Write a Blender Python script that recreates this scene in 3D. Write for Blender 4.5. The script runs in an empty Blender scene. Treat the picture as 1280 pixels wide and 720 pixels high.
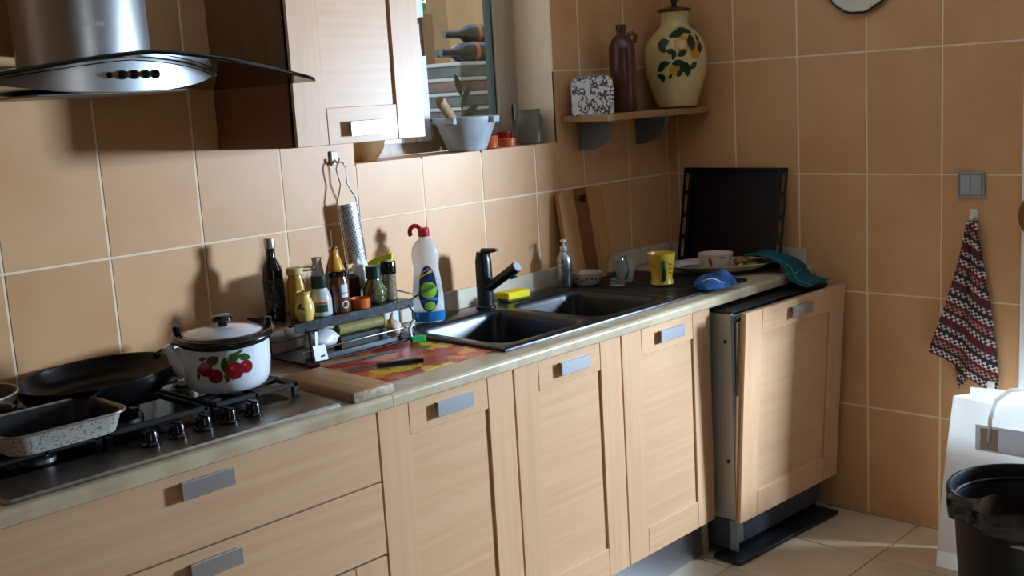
import bpy, bmesh, math, random
from mathutils import Matrix, Vector, Euler
random.seed(7)
PI = math.pi
sc = bpy.context.scene
COL = sc.collection

# ------------------------------------------------------------------ camera
cam_d = bpy.data.cameras.new('camera')
cam = bpy.data.objects.new('camera', cam_d); COL.objects.link(cam)
cam_d.sensor_fit = 'HORIZONTAL'; cam_d.sensor_width = 36.0
cam_d.lens = 36.0 * 1398.3 / 1280.0
cam_d.clip_start = 0.02; cam_d.clip_end = 200
cam.location = (-3.5126, -2.5221, 1.5129)
cam.rotation_euler = (1.401, 0.0586, -0.8139)
sc.camera = cam

# ------------------------------------------------------------------ world, light, exposure
w = bpy.data.worlds.new('sky'); sc.world = w; w.use_nodes = True
wn = w.node_tree.nodes; wl = w.node_tree.links
bgn = wn['Background']
tc = wn.new('ShaderNodeTexCoord'); sx = wn.new('ShaderNodeSeparateXYZ'); rp = wn.new('ShaderNodeValToRGB')
wl.new(tc.outputs['Generated'], sx.inputs[0]); wl.new(sx.outputs['Z'], rp.inputs[0])
rp.color_ramp.elements[0].color = (0.95, 0.97, 1.0, 1); rp.color_ramp.elements[1].color = (0.45, 0.65, 1.0, 1)
wl.new(rp.outputs[0], bgn.inputs['Color']); bgn.inputs['Strength'].default_value = 1.75

def area(name, loc, target, sx_, sy_, power, col):
    d = bpy.data.lights.new(name, 'AREA'); d.shape = 'RECTANGLE'; d.size = sx_; d.size_y = sy_
    d.energy = power; d.color = col
    o = bpy.data.objects.new(name, d); COL.objects.link(o); o.location = loc
    o.rotation_euler = (Vector(target) - Vector(loc)).to_track_quat('-Z', 'Y').to_euler()
    return o
# daylight arriving through the open garden door in the right wall (just outside the opening)
area('door_daylight', (0.62, -2.37, 1.40), (-1.9, -0.45, 1.15), 0.32, 0.36, 146, (0.58, 0.79, 1.03))

vs = sc.view_settings
vs.view_transform = 'Standard'; vs.look = 'None'; vs.gamma = 1.0; vs.use_curve_mapping = False
vs.exposure = 0.27

# ------------------------------------------------------------------ materials
def lin(c):
    r = []
    for v in c[:3]:
        v /= 255.0
        r.append(v / 12.92 if v <= .04045 else ((v + .055) / 1.055) ** 2.4)
    return (*r, 1.0)
MATS = {}
def mat(name, col, rough=.5, metal=0., spec=.5, trans=0., ior=1.45, coat=0., noise=None, bump=None, col2=None, emit=None, rand=0., aniso=0., alpha=1.):
    """noise=(scale xyz, detail, lo, hi) mixes col->col2; bump=(scale xyz, strength, distance)"""
    if name in MATS: return MATS[name]
    m = bpy.data.materials.new(name); m.use_nodes = True; MATS[name] = m
    nt = m.node_tree; n = nt.nodes; l = nt.links; p = n['Principled BSDF']
    p.inputs['Base Color'].default_value = lin(col); p.inputs['Roughness'].default_value = rough
    p.inputs['Metallic'].default_value = metal; p.inputs['Specular IOR Level'].default_value = spec
    p.inputs['Transmission Weight'].default_value = trans; p.inputs['IOR'].default_value = ior
    p.inputs['Coat Weight'].default_value = coat; p.inputs['Anisotropic'].default_value = aniso
    p.inputs['Alpha'].default_value = alpha
    tcn = None
    def coords(scale):
        nonlocal tcn
        if tcn is None: tcn = n.new('ShaderNodeTexCoord')
        mp = n.new('ShaderNodeMapping'); mp.inputs['Scale'].default_value = scale
        l.new(tcn.outputs['Object'], mp.inputs[0]); return mp.outputs[0]
    out = None
    if noise:
        s, det, lo, hi = noise
        nn = n.new('ShaderNodeTexNoise'); nn.inputs['Scale'].default_value = 1; nn.inputs['Detail'].default_value = det
        vec = coords(s)
        if rand:
            oi = n.new('ShaderNodeObjectInfo'); ad = n.new('ShaderNodeVectorMath'); ad.operation = 'ADD'
            sc_ = n.new('ShaderNodeVectorMath'); sc_.operation = 'SCALE'; sc_.inputs['Scale'].default_value = 37.0
            cb = n.new('ShaderNodeCombineXYZ')
            l.new(oi.outputs['Random'], cb.inputs[0]); l.new(oi.outputs['Random'], cb.inputs[1]); l.new(oi.outputs['Random'], cb.inputs[2])
            l.new(cb.outputs[0], sc_.inputs[0])
            l.new(vec, ad.inputs[0]); l.new(sc_.outputs[0], ad.inputs[1]); vec = ad.outputs[0]
        l.new(vec, nn.inputs['Vector'])
        cr = n.new('ShaderNodeValToRGB'); cr.color_ramp.elements[0].position = lo; cr.color_ramp.elements[1].position = hi
        cr.color_ramp.elements[0].color = lin(col); cr.color_ramp.elements[1].color = lin(col2)
        l.new(nn.outputs['Fac'], cr.inputs[0]); out = cr.outputs[0]
        if rand:
            hs = n.new('ShaderNodeHueSaturation'); mr = n.new('ShaderNodeMapRange')
            mr.inputs['To Min'].default_value = 1 - rand; mr.inputs['To Max'].default_value = 1 + rand
            l.new(oi.outputs['Random'], mr.inputs[0]); l.new(mr.outputs[0], hs.inputs['Value']); l.new(out, hs.inputs['Color'])
            out = hs.outputs[0]
        l.new(out, p.inputs['Base Color'])
    if bump:
        s, st, dist = bump
        bn = n.new('ShaderNodeTexNoise'); bn.inputs['Scale'].default_value = 1; bn.inputs['Detail'].default_value = 3
        l.new(coords(s), bn.inputs['Vector'])
        b = n.new('ShaderNodeBump'); b.inputs['Strength'].default_value = st; b.inputs['Distance'].default_value = dist
        l.new(bn.outputs['Fac'], b.inputs['Height']); l.new(b.outputs[0], p.inputs['Normal'])
    if emit:
        p.inputs['Emission Color'].default_value = lin(emit[0]); p.inputs['Emission Strength'].default_value = emit[1]
    return m

tile_m = mat('wall_tile_glaze', (203, 149, 100), .42, spec=.4, noise=((5, 5, 5), 5, .3, .75), col2=(214, 164, 116), rand=.045, bump=((60, 60, 60), .08, .002))
grout_m = mat('wall_grout', (236, 212, 180), .8)
floor_m = mat('floor_tile_glaze', (208, 182, 150), .35, noise=((6, 6, 6), 5, .3, .75), col2=(188, 160, 128), rand=.03)
fgrout_m = mat('floor_grout', (120, 92, 68), .9)
plaster_m = mat('plaster', (140, 104, 72), .9)
ceil_m = mat('ceiling_paint', (232, 228, 218), .9)
strip_m = mat('skirting_ceramic', (205, 192, 172), .4, noise=((9, 9, 9), 4, .3, .7), col2=(190, 172, 148), rand=.04)
woodv = mat('beech_vertical', (196, 151, 112), .38, spec=.45, noise=((70, 70, 3), 5, .2, .9), col2=(210, 169, 131), rand=.03, bump=((260, 260, 8), .12, .001))
woodh = mat('beech_horizontal', (196, 151, 112), .38, spec=.45, noise=((2.5, 70, 70), 5, .2, .9), col2=(210, 169, 131), rand=.03, bump=((8, 260, 260), .12, .001))
carc_m = mat('cabinet_carcass', (116, 76, 40), .5, noise=((40, 40, 3), 3, .3, .8), col2=(132, 90, 52))
steel = mat('brushed_steel', (196, 200, 202), .28, 1.0, aniso=.6, bump=((300, 300, 3), .03, .001))
handle_m = mat('satin_aluminium', (182, 186, 190), .36, 1.0, bump=((200, 30, 30), .05, .001))
plinth_m = mat('plinth_aluminium', (170, 176, 184), .38, 1.0)
top_m = mat('travertine_laminate', (196, 178, 148), .28, spec=.55, noise=((14, 14, 14), 6, .3, .75), col2=(164, 142, 112))
sink_m = mat('black_granite_resin', (20, 21, 24), .30, spec=.55, noise=((400, 400, 400), 2, .5, .8), col2=(40, 42, 47), bump=((300, 300, 300), .1, .0006))
blackmetal = mat('matt_black_metal', (22, 22, 24), .32, spec=.5)
enamel_blk = mat('black_enamel', (9, 9, 10), .22, spec=.5)
castiron = mat('cast_iron', (16, 15, 15), .5)
hobsteel = mat('worn_hob_steel', (172, 164, 152), .36, 1.0, noise=((9, 9, 9), 5, .35, .75), col2=(120, 112, 102))
blackplastic = mat('glossy_black_plastic', (10, 10, 11), .18, coat=.3)
chrome = mat('chrome', (210, 212, 215), .12, 1.0)
white_en = mat('white_enamel', (228, 232, 238), .14, coat=.5)
white_pl = mat('white_plastic', (226, 226, 222), .35)
grey_pl = mat('grey_plastic', (150, 152, 154), .4)
glass_m = mat('clear_glass', (245, 250, 250), .03, trans=1.0, ior=1.45)
clear_pl = mat('clear_plastic', (240, 244, 246), .08, trans=.85, ior=1.2)
terra = mat('glazed_terracotta', (196, 92, 42), .3, coat=.3)
redterra = mat('red_glaze', (150, 32, 26), .25, coat=.3)

def mixmat(name, build):
    if name in MATS: return MATS[name]
    m = bpy.data.materials.new(name); m.use_nodes = True; MATS[name] = m
    build(m.node_tree, m.node_tree.nodes, m.node_tree.links, m.node_tree.nodes['Principled BSDF']); return m
def pane_build(nt, n, l, p):
    t = n.new('ShaderNodeBsdfTransparent'); g = n.new('ShaderNodeBsdfGlossy'); g.inputs['Roughness'].default_value = .03
    t.inputs[0].default_value = (.97, .985, .98, 1); mx = n.new('ShaderNodeMixShader'); fr = n.new('ShaderNodeLayerWeight'); pw_ = n.new('ShaderNodeMath'); pw_.operation = 'POWER'; pw_.inputs[1].default_value = 4.0; ma_ = n.new('ShaderNodeMath'); ma_.operation = 'MULTIPLY_ADD'; ma_.inputs[1].default_value = .8; ma_.inputs[2].default_value = .03
    l.new(fr.outputs['Facing'], pw_.inputs[0]); l.new(pw_.outputs[0], ma_.inputs[0]); l.new(ma_.outputs[0], mx.inputs[0]); l.new(t.outputs[0], mx.inputs[1]); l.new(g.outputs[0], mx.inputs[2])
    l.new(mx.outputs[0], n['Material Output'].inputs[0])
pane_m = mixmat('window_pane', pane_build)
def hoodglass_build(nt, n, l, p):
    t = n.new('ShaderNodeBsdfTransparent'); g = n.new('ShaderNodeBsdfGlossy'); g.inputs['Roughness'].default_value = .05
    t.inputs[0].default_value = (.50, .47, .42, 1); mx = n.new('ShaderNodeMixShader'); fr = n.new('ShaderNodeLayerWeight'); pw_ = n.new('ShaderNodeMath'); pw_.operation = 'POWER'; pw_.inputs[1].default_value = 4.0; ma_ = n.new('ShaderNodeMath'); ma_.operation = 'MULTIPLY_ADD'; ma_.inputs[1].default_value = .8; ma_.inputs[2].default_value = .03
    l.new(fr.outputs['Facing'], pw_.inputs[0]); l.new(pw_.outputs[0], ma_.inputs[0]); l.new(ma_.outputs[0], mx.inputs[0]); l.new(t.outputs[0], mx.inputs[1]); l.new(g.outputs[0], mx.inputs[2])
    l.new(mx.outputs[0], n['Material Output'].inputs[0])
hoodglass_m = mixmat('smoked_glass', hoodglass_build)
def paper_build(nt, n, l, p):
    d = n.new('ShaderNodeBsdfDiffuse'); t = n.new('ShaderNodeBsdfTranslucent'); mx = n.new('ShaderNodeMixShader')
    d.inputs[0].default_value = lin((240, 237, 232)); t.inputs[0].default_value = lin((240, 237, 233)); mx.inputs[0].default_value = .5
    l.new(d.outputs[0], mx.inputs[1]); l.new(t.outputs[0], mx.inputs[2]); l.new(mx.outputs[0], n['Material Output'].inputs[0])
paper_m = mixmat('white_paper', paper_build)

def patch_build(nt, n, l, p):
    paper_build(nt, n, l, p)
    for q in n:
        if q.type in ('BSDF_DIFFUSE', 'BSDF_TRANSLUCENT'): q.inputs[0].default_value = lin((226, 226, 228))
patch_m = mixmat('grey_paper', patch_build)
def ramp_noise_build(stops, scale, kind='noise', rough=.6, vor=False, detail=3):
    def f(nt, n, l, p):
        tcn = n.new('ShaderNodeTexCoord'); mp = n.new('ShaderNodeMapping'); mp.inputs['Scale'].default_value = scale
        l.new(tcn.outputs['Object'], mp.inputs[0])
        if vor:
            t = n.new('ShaderNodeTexVoronoi'); t.inputs['Scale'].default_value = 1
            dn = n.new('ShaderNodeTexNoise'); dn.inputs['Scale'].default_value = 2.2; l.new(mp.outputs[0], dn.inputs['Vector'])
            ad = n.new('ShaderNodeMixRGB'); ad.blend_type = 'ADD'; ad.inputs[0].default_value = .8
            l.new(mp.outputs[0], ad.inputs[1]); l.new(dn.outputs['Color'], ad.inputs[2]); l.new(ad.outputs[0], t.inputs['Vector'])
            sp = n.new('ShaderNodeSeparateXYZ'); l.new(t.outputs['Color'], sp.inputs[0]); o = sp.outputs[0]
        else:
            t = n.new('ShaderNodeTexNoise'); t.inputs['Scale'].default_value = 1; t.inputs['Detail'].default_value = detail
            l.new(mp.outputs[0], t.inputs['Vector']); o = t.outputs['Fac']
        cr = n.new('ShaderNodeValToRGB'); cr.color_ramp.interpolation = 'CONSTANT' if kind == 'const' else 'LINEAR'
        e = cr.color_ramp.elements
        while len(e) < len(stops): e.new(.5)
        for i, (pos, c) in enumerate(stops): e[i].position = pos; e[i].color = lin(c)
        l.new(o, cr.inputs[0]); l.new(cr.outputs[0], p.inputs['Base Color']); p.inputs['Roughness'].default_value = rough
    return f
leafmat_m = mixmat('autumn_leaf_print', ramp_noise_build([(0, (168, 34, 22)), (.2, (196, 84, 28)), (.40, (222, 178, 40)), (.56, (112, 84, 30)), (.68, (186, 42, 26)), (.86, (226, 136, 44))], (22, 22, 22), 'const', .3, True))
speck_m = mixmat('speckled_enamel', ramp_noise_build([(0, (60, 58, 52)), (.36, (92, 88, 80)), (.44, (176, 172, 160)), (1, (206, 202, 190))], (230, 230, 230), 'lin', .4))
tin_m = mixmat('toile_print', ramp_noise_build([(0, (226, 222, 214)), (.47, (226, 222, 214)), (.50, (70, 58, 84)), (.56, (84, 70, 96)), (.585, (224, 220, 212)), (.66, (222, 218, 210)), (.69, (64, 54, 78))], (46, 46, 46), 'lin', .35, detail=3))
def towel_build(nt, n, l, p):
    tcn = n.new('ShaderNodeTexCoord'); sp = n.new('ShaderNodeSeparateXYZ'); l.new(tcn.outputs['UV'], sp.inputs[0])
    def math_(op, a, b=None):
        m = n.new('ShaderNodeMath'); m.operation = op
        for i, v in enumerate((a, b)):
            if v is None: continue
            if isinstance(v, (int, float)): m.inputs[i].default_value = v
            else: l.new(v, m.inputs[i])
        return m.outputs[0]
    u, v = sp.outputs[0], sp.outputs[1]
    # v = across the stripes, metres ; u = along them
    fr = math_('FRACT', math_('MULTIPLY', v, 1 / .118))
    cr = n.new('ShaderNodeValToRGB'); cr.color_ramp.interpolation = 'CONSTANT'; e = cr.color_ramp.elements
    st = [(0, (120, 26, 40)), (.10, (206, 196, 184)), (.24, (46, 34, 44)), (.32, (176, 130, 110)), (.46, (150, 36, 46)), (.54, (214, 206, 196)), (.68, (30, 40, 70)), (.78, (190, 180, 168)), (.9, (96, 44, 46))]
    while len(e) < len(st): e.new(.5)
    for i, (po, c) in enumerate(st): e[i].position = po; e[i].color = lin(c)
    l.new(fr, cr.inputs[0])
    cm = n.new('ShaderNodeCombineXYZ'); l.new(u, cm.inputs[0]); l.new(v, cm.inputs[1])
    ck = n.new('ShaderNodeTexChecker'); ck.inputs['Scale'].default_value = 125; l.new(cm.outputs[0], ck.inputs['Vector'])
    mx = n.new('ShaderNodeMixRGB'); l.new(ck.outputs['Fac'], mx.inputs[0]); l.new(cr.outputs[0], mx.inputs[1]); mx.inputs[2].default_value = lin((70, 36, 42))
    l.new(mx.outputs[0], p.inputs['Base Color']); p.inputs['Roughness'].default_value = .95
towel_m = mixmat('woven_towel', towel_build)

# ------------------------------------------------------------------ mesh helpers
class B:
    def __init__(s): s.v = []; s.f = []
    def add(s, v, f, M=None):
        o = len(s.v)
        s.v += [tuple(M @ Vector(p)) if M else tuple(p) for p in v]
        s.f += [tuple(i + o for i in q) for q in f]; return s
    def box(s, x0, x1, y0, y1, z0, z1, bev=0., seg=1, M=None):
        if x0 > x1: x0, x1 = x1, x0
        if y0 > y1: y0, y1 = y1, y0
        if z0 > z1: z0, z1 = z1, z0
        if bev <= 0:
            v = [(x, y, z) for x in (x0, x1) for y in (y0, y1) for z in (z0, z1)]
            return s.add(v, [(0, 1, 3, 2), (4, 6, 7, 5), (0, 4, 5, 1), (2, 3, 7, 6), (0, 2, 6, 4), (1, 5, 7, 3)], M)
        bm = bmesh.new(); bmesh.ops.create_cube(bm, size=1)
        for q in bm.verts: q.co = ((x0 + x1) / 2 + q.co.x * (x1 - x0), (y0 + y1) / 2 + q.co.y * (y1 - y0), (z0 + z1) / 2 + q.co.z * (z1 - z0))
        bmesh.ops.bevel(bm, geom=bm.edges[:], offset=bev, segments=seg, affect='EDGES', profile=.5)
        bm.verts.index_update()
        s.add([q.co[:] for q in bm.verts], [[q.index for q in f.verts] for f in bm.faces], M); bm.free(); return s
    def loft(s, loops, cap0=False, cap1=False, wrap=False, M=None):
        n = len(loops[0]); v = [p for L in loops for p in L]; f = []
        R = len(loops)
        for i in range(R if wrap else R - 1):
            a = i * n; b = ((i + 1) % R) * n
            for j in range(n): k = (j + 1) % n; f.append((a + j, a + k, b + k, b + j))
        if cap0: f.append(tuple(range(n - 1, -1, -1)))
        if cap1: f.append(tuple((R - 1) * n + j for j in range(n)))
        return s.add(v, f, M)
    def lathe(s, prof, n=28, c=(0, 0, 0), M=None, sx=1., sy=1.):
        loops = []
        for r, z in prof:
            r = max(r, 1e-5)
            loops.append([(c[0] + sx * r * math.cos(2 * PI * j / n), c[1] + sy * r * math.sin(2 * PI * j / n), c[2] + z) for j in range(n)])
        return s.loft(loops, prof[0][0] > 1e-4, prof[-1][0] > 1e-4, False, M)
    def tube(s, pts, r, n=8, closed=False, M=None):
        pts = [Vector(p) for p in pts]; N = len(pts); loops = []; prev = None
        for i, p in enumerate(pts):
            if closed: t = pts[(i + 1) % N] - pts[i - 1]
            else: t = pts[min(i + 1, N - 1)] - pts[max(i - 1, 0)]
            t.normalize()
            if prev is None:
                a = Vector((0, 0, 1)) if abs(t.z) < .9 else Vector((1, 0, 0)); u = t.cross(a).normalized()
            else:
                u = prev - t * prev.dot(t)
                u = u.normalized() if u.length > 1e-6 else t.cross(Vector((.3, .5, .8))).normalized()
            prev = u; q = t.cross(u); rr = r[i] if isinstance(r, (list, tuple)) else r
            loops.append([tuple(p + rr * (math.cos(2 * PI * j / n) * u + math.sin(2 * PI * j / n) * q)) for j in range(n)])
        return s.loft(loops, not closed, not closed, closed, M)
    def prism(s, poly, d0, d1, M=None):
        """poly in local xy, extruded along z from d0 to d1"""
        n = len(poly)
        return s.loft([[(x, y, d0) for x, y in poly], [(x, y, d1) for x, y in poly]], True, True, False, M)
    def sph(s, c, rx, ry=None, rz=None, n=16, m=10, M=None):
        ry = ry or rx; rz = rz or rx
        return s.loft([[(c[0] + rx * math.sin(PI * i / m) * math.cos(2 * PI * j / n) , c[1] + ry * math.sin(PI * i / m) * math.sin(2 * PI * j / n), c[2] - rz * math.cos(PI * i / m)) for j in range(n)] if 0 < i < m else [(c[0] + 1e-5 * math.cos(2 * PI * j / n), c[1] + 1e-5 * math.sin(2 * PI * j / n), c[2] - rz * math.cos(PI * i / m)) for j in range(n)] for i in range(m + 1)], False, False, False, M)
    def grid(s, fn, nu, nv, th=0.):
        """fn(u,v) -> point ; a sheet with thickness th along its normal"""
        P = [[Vector(fn(i / nu, j / nv)) for j in range(nv + 1)] for i in range(nu + 1)]
        v = [tuple(p) for r in P for p in r]; W = nv + 1
        f = [(i * W + j, (i + 1) * W + j, (i + 1) * W + j + 1, i * W + j + 1) for i in range(nu) for j in range(nv)]
        if th:
            off = []
            for i in range(nu + 1):
                for j in range(nv + 1):
                    a = P[min(i + 1, nu)][j] - P[max(i - 1, 0)][j]; b = P[i][min(j + 1, nv)] - P[i][max(j - 1, 0)]
                    nn = a.cross(b); nn = nn.normalized() if nn.length > 1e-9 else Vector((0, 0, 1)); off.append(tuple(P[i][j] - nn * th))
            k = len(v); f2 = [tuple(reversed([q + k for q in t])) for t in f]
            ring = [(i, 0) for i in range(nu)] + [(nu, j) for j in range(nv)] + [(i, nv) for i in range(nu, 0, -1)] + [(0, j) for j in range(nv, 0, -1)]
            idx = [i * W + j for i, j in ring]; f3 = []
            for q in range(len(idx)):
                a, b = idx[q], idx[(q + 1) % len(idx)]; f3.append((b, a, a + k, b + k))
            v += off; f = f + f2 + f3
        return s.add(v, f)
    def decal(s, poly, rfun, ang, off=.0006, rings=3, sxy=(1, 1), c=(0, 0, 0)):
        """flat print (u along the arc, v height) wrapped on a turned surface"""
        cx = sum(p[0] for p in poly) / len(poly); cy = sum(p[1] for p in poly) / len(poly); n = len(poly)
        def mp(u, v):
            r = rfun(v) + off; a = ang + u / r
            return (c[0] + sxy[0] * r * math.cos(a), c[1] + sxy[1] * r * math.sin(a), c[2] + v)
        loops = [[mp(cx + (x - cx) * k / rings, cy + (y - cy) * k / rings) for x, y in poly] for k in range(rings, 0, -1)]
        o = len(s.v); s.loft(loops)
        b = len(s.v); s.v.append(mp(cx, cy)); a = b - n
        for j in range(n): s.f.append((a + j, a + (j + 1) % n, b))
        return s

def build(name, b, m, parent=None, label=None, kind=None, smooth=True, loc=None, rot=None, sharp=32):
    me = bpy.data.meshes.new(name); me.from_pydata(b.v, [], b.f); me.update()
    bm = bmesh.new(); bm.from_mesh(me); bmesh.ops.remove_doubles(bm, verts=bm.verts, dist=2e-6)
    bmesh.ops.recalc_face_normals(bm, faces=bm.faces); bm.to_mesh(me); bm.free()
    if smooth:
        me.shade_smooth(); me.set_sharp_from_angle(angle=math.radians(sharp))
    if m: me.materials.append(m)
    o = bpy.data.objects.new(name, me); COL.objects.link(o)
    if parent: o.parent = parent
    if loc: o.location = loc
    if rot: o.rotation_euler = rot
    if label: o['label'] = label
    if kind: o['kind'] = kind
    return o
def tag(o, label, cat, group=None, kind=None):
    o['label'] = label; o['category'] = cat
    if group: o['group'] = group
    if kind: o['kind'] = kind
    return o
def thing(name, label, cat, loc=(0, 0, 0), rz=0, group=None, rot=None):
    o = bpy.data.objects.new(name, None); COL.objects.link(o); o.empty_display_size = .05
    o.location = loc; o.rotation_euler = rot or (0, 0, rz)
    return tag(o, label, cat, group)
def struct(name, b, m, parent=None, smooth=False):
    o = build(name, b, m, parent, smooth=smooth)
    if not parent: o['kind'] = 'structure'
    return o
def rr(cx, cy, hx, hy, r, z, n=5):
    r = min(r, hx, hy); P = []
    for qx, qy, a0 in ((1, 1, 0), (-1, 1, PI / 2), (-1, -1, PI), (1, -1, 1.5 * PI)):
        for k in range(n + 1):
            a = a0 + PI / 2 * k / n
            P.append((cx + qx * (hx - r) + r * math.cos(a), cy + qy * (hy - r) + r * math.sin(a), z))
    return P
def rr2(hx, hy, r, cx=0, cy=0, n=5): return [(p[0], p[1]) for p in rr(cx, cy, hx, hy, r, 0, n)]
CAM = cam.location
def camang(x, y): return math.atan2(CAM.y - y, CAM.x - x)
def RX(a): return Matrix.Rotation(a, 4, 'X')
def RY(a): return Matrix.Rotation(a, 4, 'Y')
def RZ(a): return Matrix.Rotation(a, 4, 'Z')
def T(x, y, z): return Matrix.Translation((x, y, z))
def text_mesh(body, size):
    cu = bpy.data.curves.new('writing', 'FONT'); cu.body = body; cu.size = size; cu.align_x = 'CENTER'; cu.align_y = 'CENTER'
    o = bpy.data.objects.new('writing', cu); COL.objects.link(o)
    dg = bpy.context.evaluated_depsgraph_get(); me = bpy.data.meshes.new_from_object(o.evaluated_get(dg))
    v = [q.co[:2] for q in me.vertices]; f = [tuple(p.vertices) for p in me.polygons]
    COL.objects.unlink(o); bpy.data.objects.remove(o); bpy.data.curves.remove(cu); bpy.data.meshes.remove(me)
    return v, f

# ------------------------------------------------------------------ room shell
WX0, WX1, WZ0, WZ1 = -1.507, -.634, 1.350, 2.36          # window opening in the back wall
WT = .30
wb = B()
G = .0012
wb.box(-4.6, WX0, G, WT, 0, 2.5); wb.box(WX1, .2, G, WT, 0, 2.5); wb.box(WX0, WX1, G, WT, 0, WZ0 - .006); wb.box(WX0, WX1, G, WT, WZ1, 2.5)
wall_back = struct('wall_back', wb, grout_m)
DY0, DY1, DZ = -1.306, -2.256, 2.08                      # garden door opening in the right wall
wr = B()
wr.box(G, .2, DY0, 0, 0, 2.5); wr.box(G, .2, -4.0, DY1, 0, 2.5); wr.box(G, .2, DY1, DY0, DZ, 2.5)
wall_right = struct('wall_right', wr, grout_m)
wl_ = B(); wl_.box(-4.75, -4.6, -4.15, WT, 0, 2.5); struct('wall_left', wl_, plaster_m)
RX0, RX1, RZ0, RZ1 = -3.75, -3.05, .9, 2.2
wf = B(); wf.box(-4.6, RX0, -4.15, -4.0, 0, 2.5); wf.box(RX1, .2, -4.15, -4.0, 0, 2.5); wf.box(RX0, RX1, -4.15, -4.0, 0, RZ0); wf.box(RX0, RX1, -4.15, -4.0, RZ1, 2.5)
struct('wall_front', wf, plaster_m)
cb = B(); cb.box(-4.75, .2, -4.15, WT, 2.5, 2.6); struct('ceiling', cb, ceil_m)
fb = B(); fb.box(-4.75, .2, -4.15, WT, -.1, -.003); floor = struct('floor', fb, fgrout_m)
gb = B(); gb.box(-14, 14, -16, 14, -.30, -.12); struct('ground', gb, mat('pale_terrace', (196, 188, 174), .9))

TCACHE = {}
def tile(parent, axis, u0, u1, v0, v1, m=None, th=.0075, gap=.0056, holes=(), name='tile'):
    rects = [(u0, u1, v0, v1)]
    for hu0, hu1, hv0, hv1 in holes:
        nr = []
        for a0, a1, b0, b1 in rects:
            if a1 <= hu0 or a0 >= hu1 or b1 <= hv0 or b0 >= hv1: nr.append((a0, a1, b0, b1)); continue
            if a0 < hu0: nr.append((a0, hu0 + gap / 2, b0, b1))
            if a1 > hu1: nr.append((hu1 - gap / 2, a1, b0, b1))
            m0, m1 = max(a0, hu0), min(a1, hu1)
            if b0 < hv0: nr.append((m0, m1, b0, hv0 + gap / 2))
            if b1 > hv1: nr.append((m0, m1, hv1 - gap / 2, b1))
        rects = nr
    for a0, a1, b0, b1 in rects:
        hu, hv = (a1 - a0) / 2 - gap / 2, (b1 - b0) / 2 - gap / 2
        if hu < .004 or hv < .004: continue
        key = (axis, round(hu, 3), round(hv, 3), (m or tile_m).name)
        if key not in TCACHE:
            c = .0012; L = []
            for k, d in ((0, -th), (0, -c), (c * .8, 0)):
                L.append([(-hu + k, -hv + k, d), (hu - k, -hv + k, d), (hu - k, hv - k, d), (-hu + k, hv - k, d)])
            if axis == 'back': f = lambda p: (p[0], -p[2], p[1])
            elif axis == 'right': f = lambda p: (-p[2], p[0], p[1])
            elif axis == 'jamb_r': f = lambda p: (-p[2], p[0], p[1])
            elif axis == 'jamb_l': f = lambda p: (p[2], p[0], p[1])
            else: f = lambda p: p
            if axis == 'right' or axis == 'jamb_r': f = lambda p: (-p[2], p[0], p[1])
            b = B(); b.loft([[f(p) for p in q] for q in L], False, True)
            o = build(name, b, m or tile_m, smooth=False); TCACHE[key] = o.data
        else:
            o = bpy.data.objects.new(name, TCACHE[key]); COL.objects.link(o)
        o.parent = parent
        cu, cv = (a0 + a1) / 2, (b0 + b1) / 2
        j = random.uniform(-.0004, .0004)
        if axis == 'back': o.location = (cu, j, cv)
        elif axis == 'right': o.location = (j, cu, cv)
        elif axis == 'jamb_r': o.location = (WX1 + .004, cu, cv)
        elif axis == 'jamb_l': o.location = (WX0 - .004, cu, cv)
        elif axis == 'sill': o.location = (cu, cv, WZ0)
        else: o.location = (cu, cv, j)
XL, TW = -.2413, .2531
us = [0] + [XL - i * TW for i in range(14)]
vz = [.788, 1.1887, 1.589, 1.990, 2.391, 2.5]
for i in range(len(us) - 1):
    for k in range(len(vz) - 1):
        tile(wall_back, 'back', us[i + 1], us[i], vz[k], vz[k + 1], holes=[(WX0, WX1, WZ0, WZ1)])
ur = [0, -.050] + [-.050 - .2516 * i for i in range(1, 5)] + [DY0]
vr = [0, .387, .788, 1.1887, 1.589, 1.990, 2.391, 2.5]
for i in range(len(ur) - 1):
    for k in range(len(vr) - 1): tile(wall_right, 'right', ur[i + 1], ur[i], vr[k], vr[k + 1])
for k in range(7):
    for i in range(7):
        if DY1 - .2516 * (i + 1) > -4.02: tile(wall_right, 'right', DY1 - .2516 * (i + 1), DY1 - .2516 * i, vr[k], vr[k + 1])
for k in range(len(vz) - 1):
    z0, z1 = max(vz[k], WZ0), min(vz[k + 1], WZ1)
    if z1 > z0 + .02:
        tile(wall_back, 'jamb_r', .004, .158, z0, z1); tile(wall_back, 'jamb_l', .004, .158, z0, z1)
su = [WX0] + [u for u in sorted(us) if WX0 < u < WX1] + [WX1]
for a, b_ in zip(su, su[1:]):
    if b_ - a > .02: tile(wall_back, 'sill', a, b_, .0, .158)
FT = .33
for i in range(14):
    for j in range(13): tile(floor, 'floor', -FT * (i + 1) - .002, -FT * i - .002, -.002 - FT * (j + 1) + .005, -.002 - FT * j + .005, m=floor_m, gap=.0042)

# ceramic skirting strips on the worktop
sk = B().add([], [])
skb = thing('backsplash_strip', 'cream ceramic upstand tiles along the back wall above the worktop', 'upstand', (0, 0, .862))
x = -.003
while x > -3.3:
    wdt = .20
    b = B(); b.box(x - wdt + .003, x, -.011, -.0012, .0035, .065, .0015); build('tile', b, strip_m, skb, smooth=False); x -= wdt
skr = thing('backsplash_strip', 'cream ceramic upstand tiles along the right wall behind the oven tray', 'upstand', (0, 0, .862))
y = -.013
while y > -.58:
    wdt = min(.20, y + .585)
    if wdt < .02: break
    b = B(); b.box(-.011, -.0012, y - wdt + .003, y, .0035, .065, .0015); build('tile', b, strip_m, skr, smooth=False); y -= wdt

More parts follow.
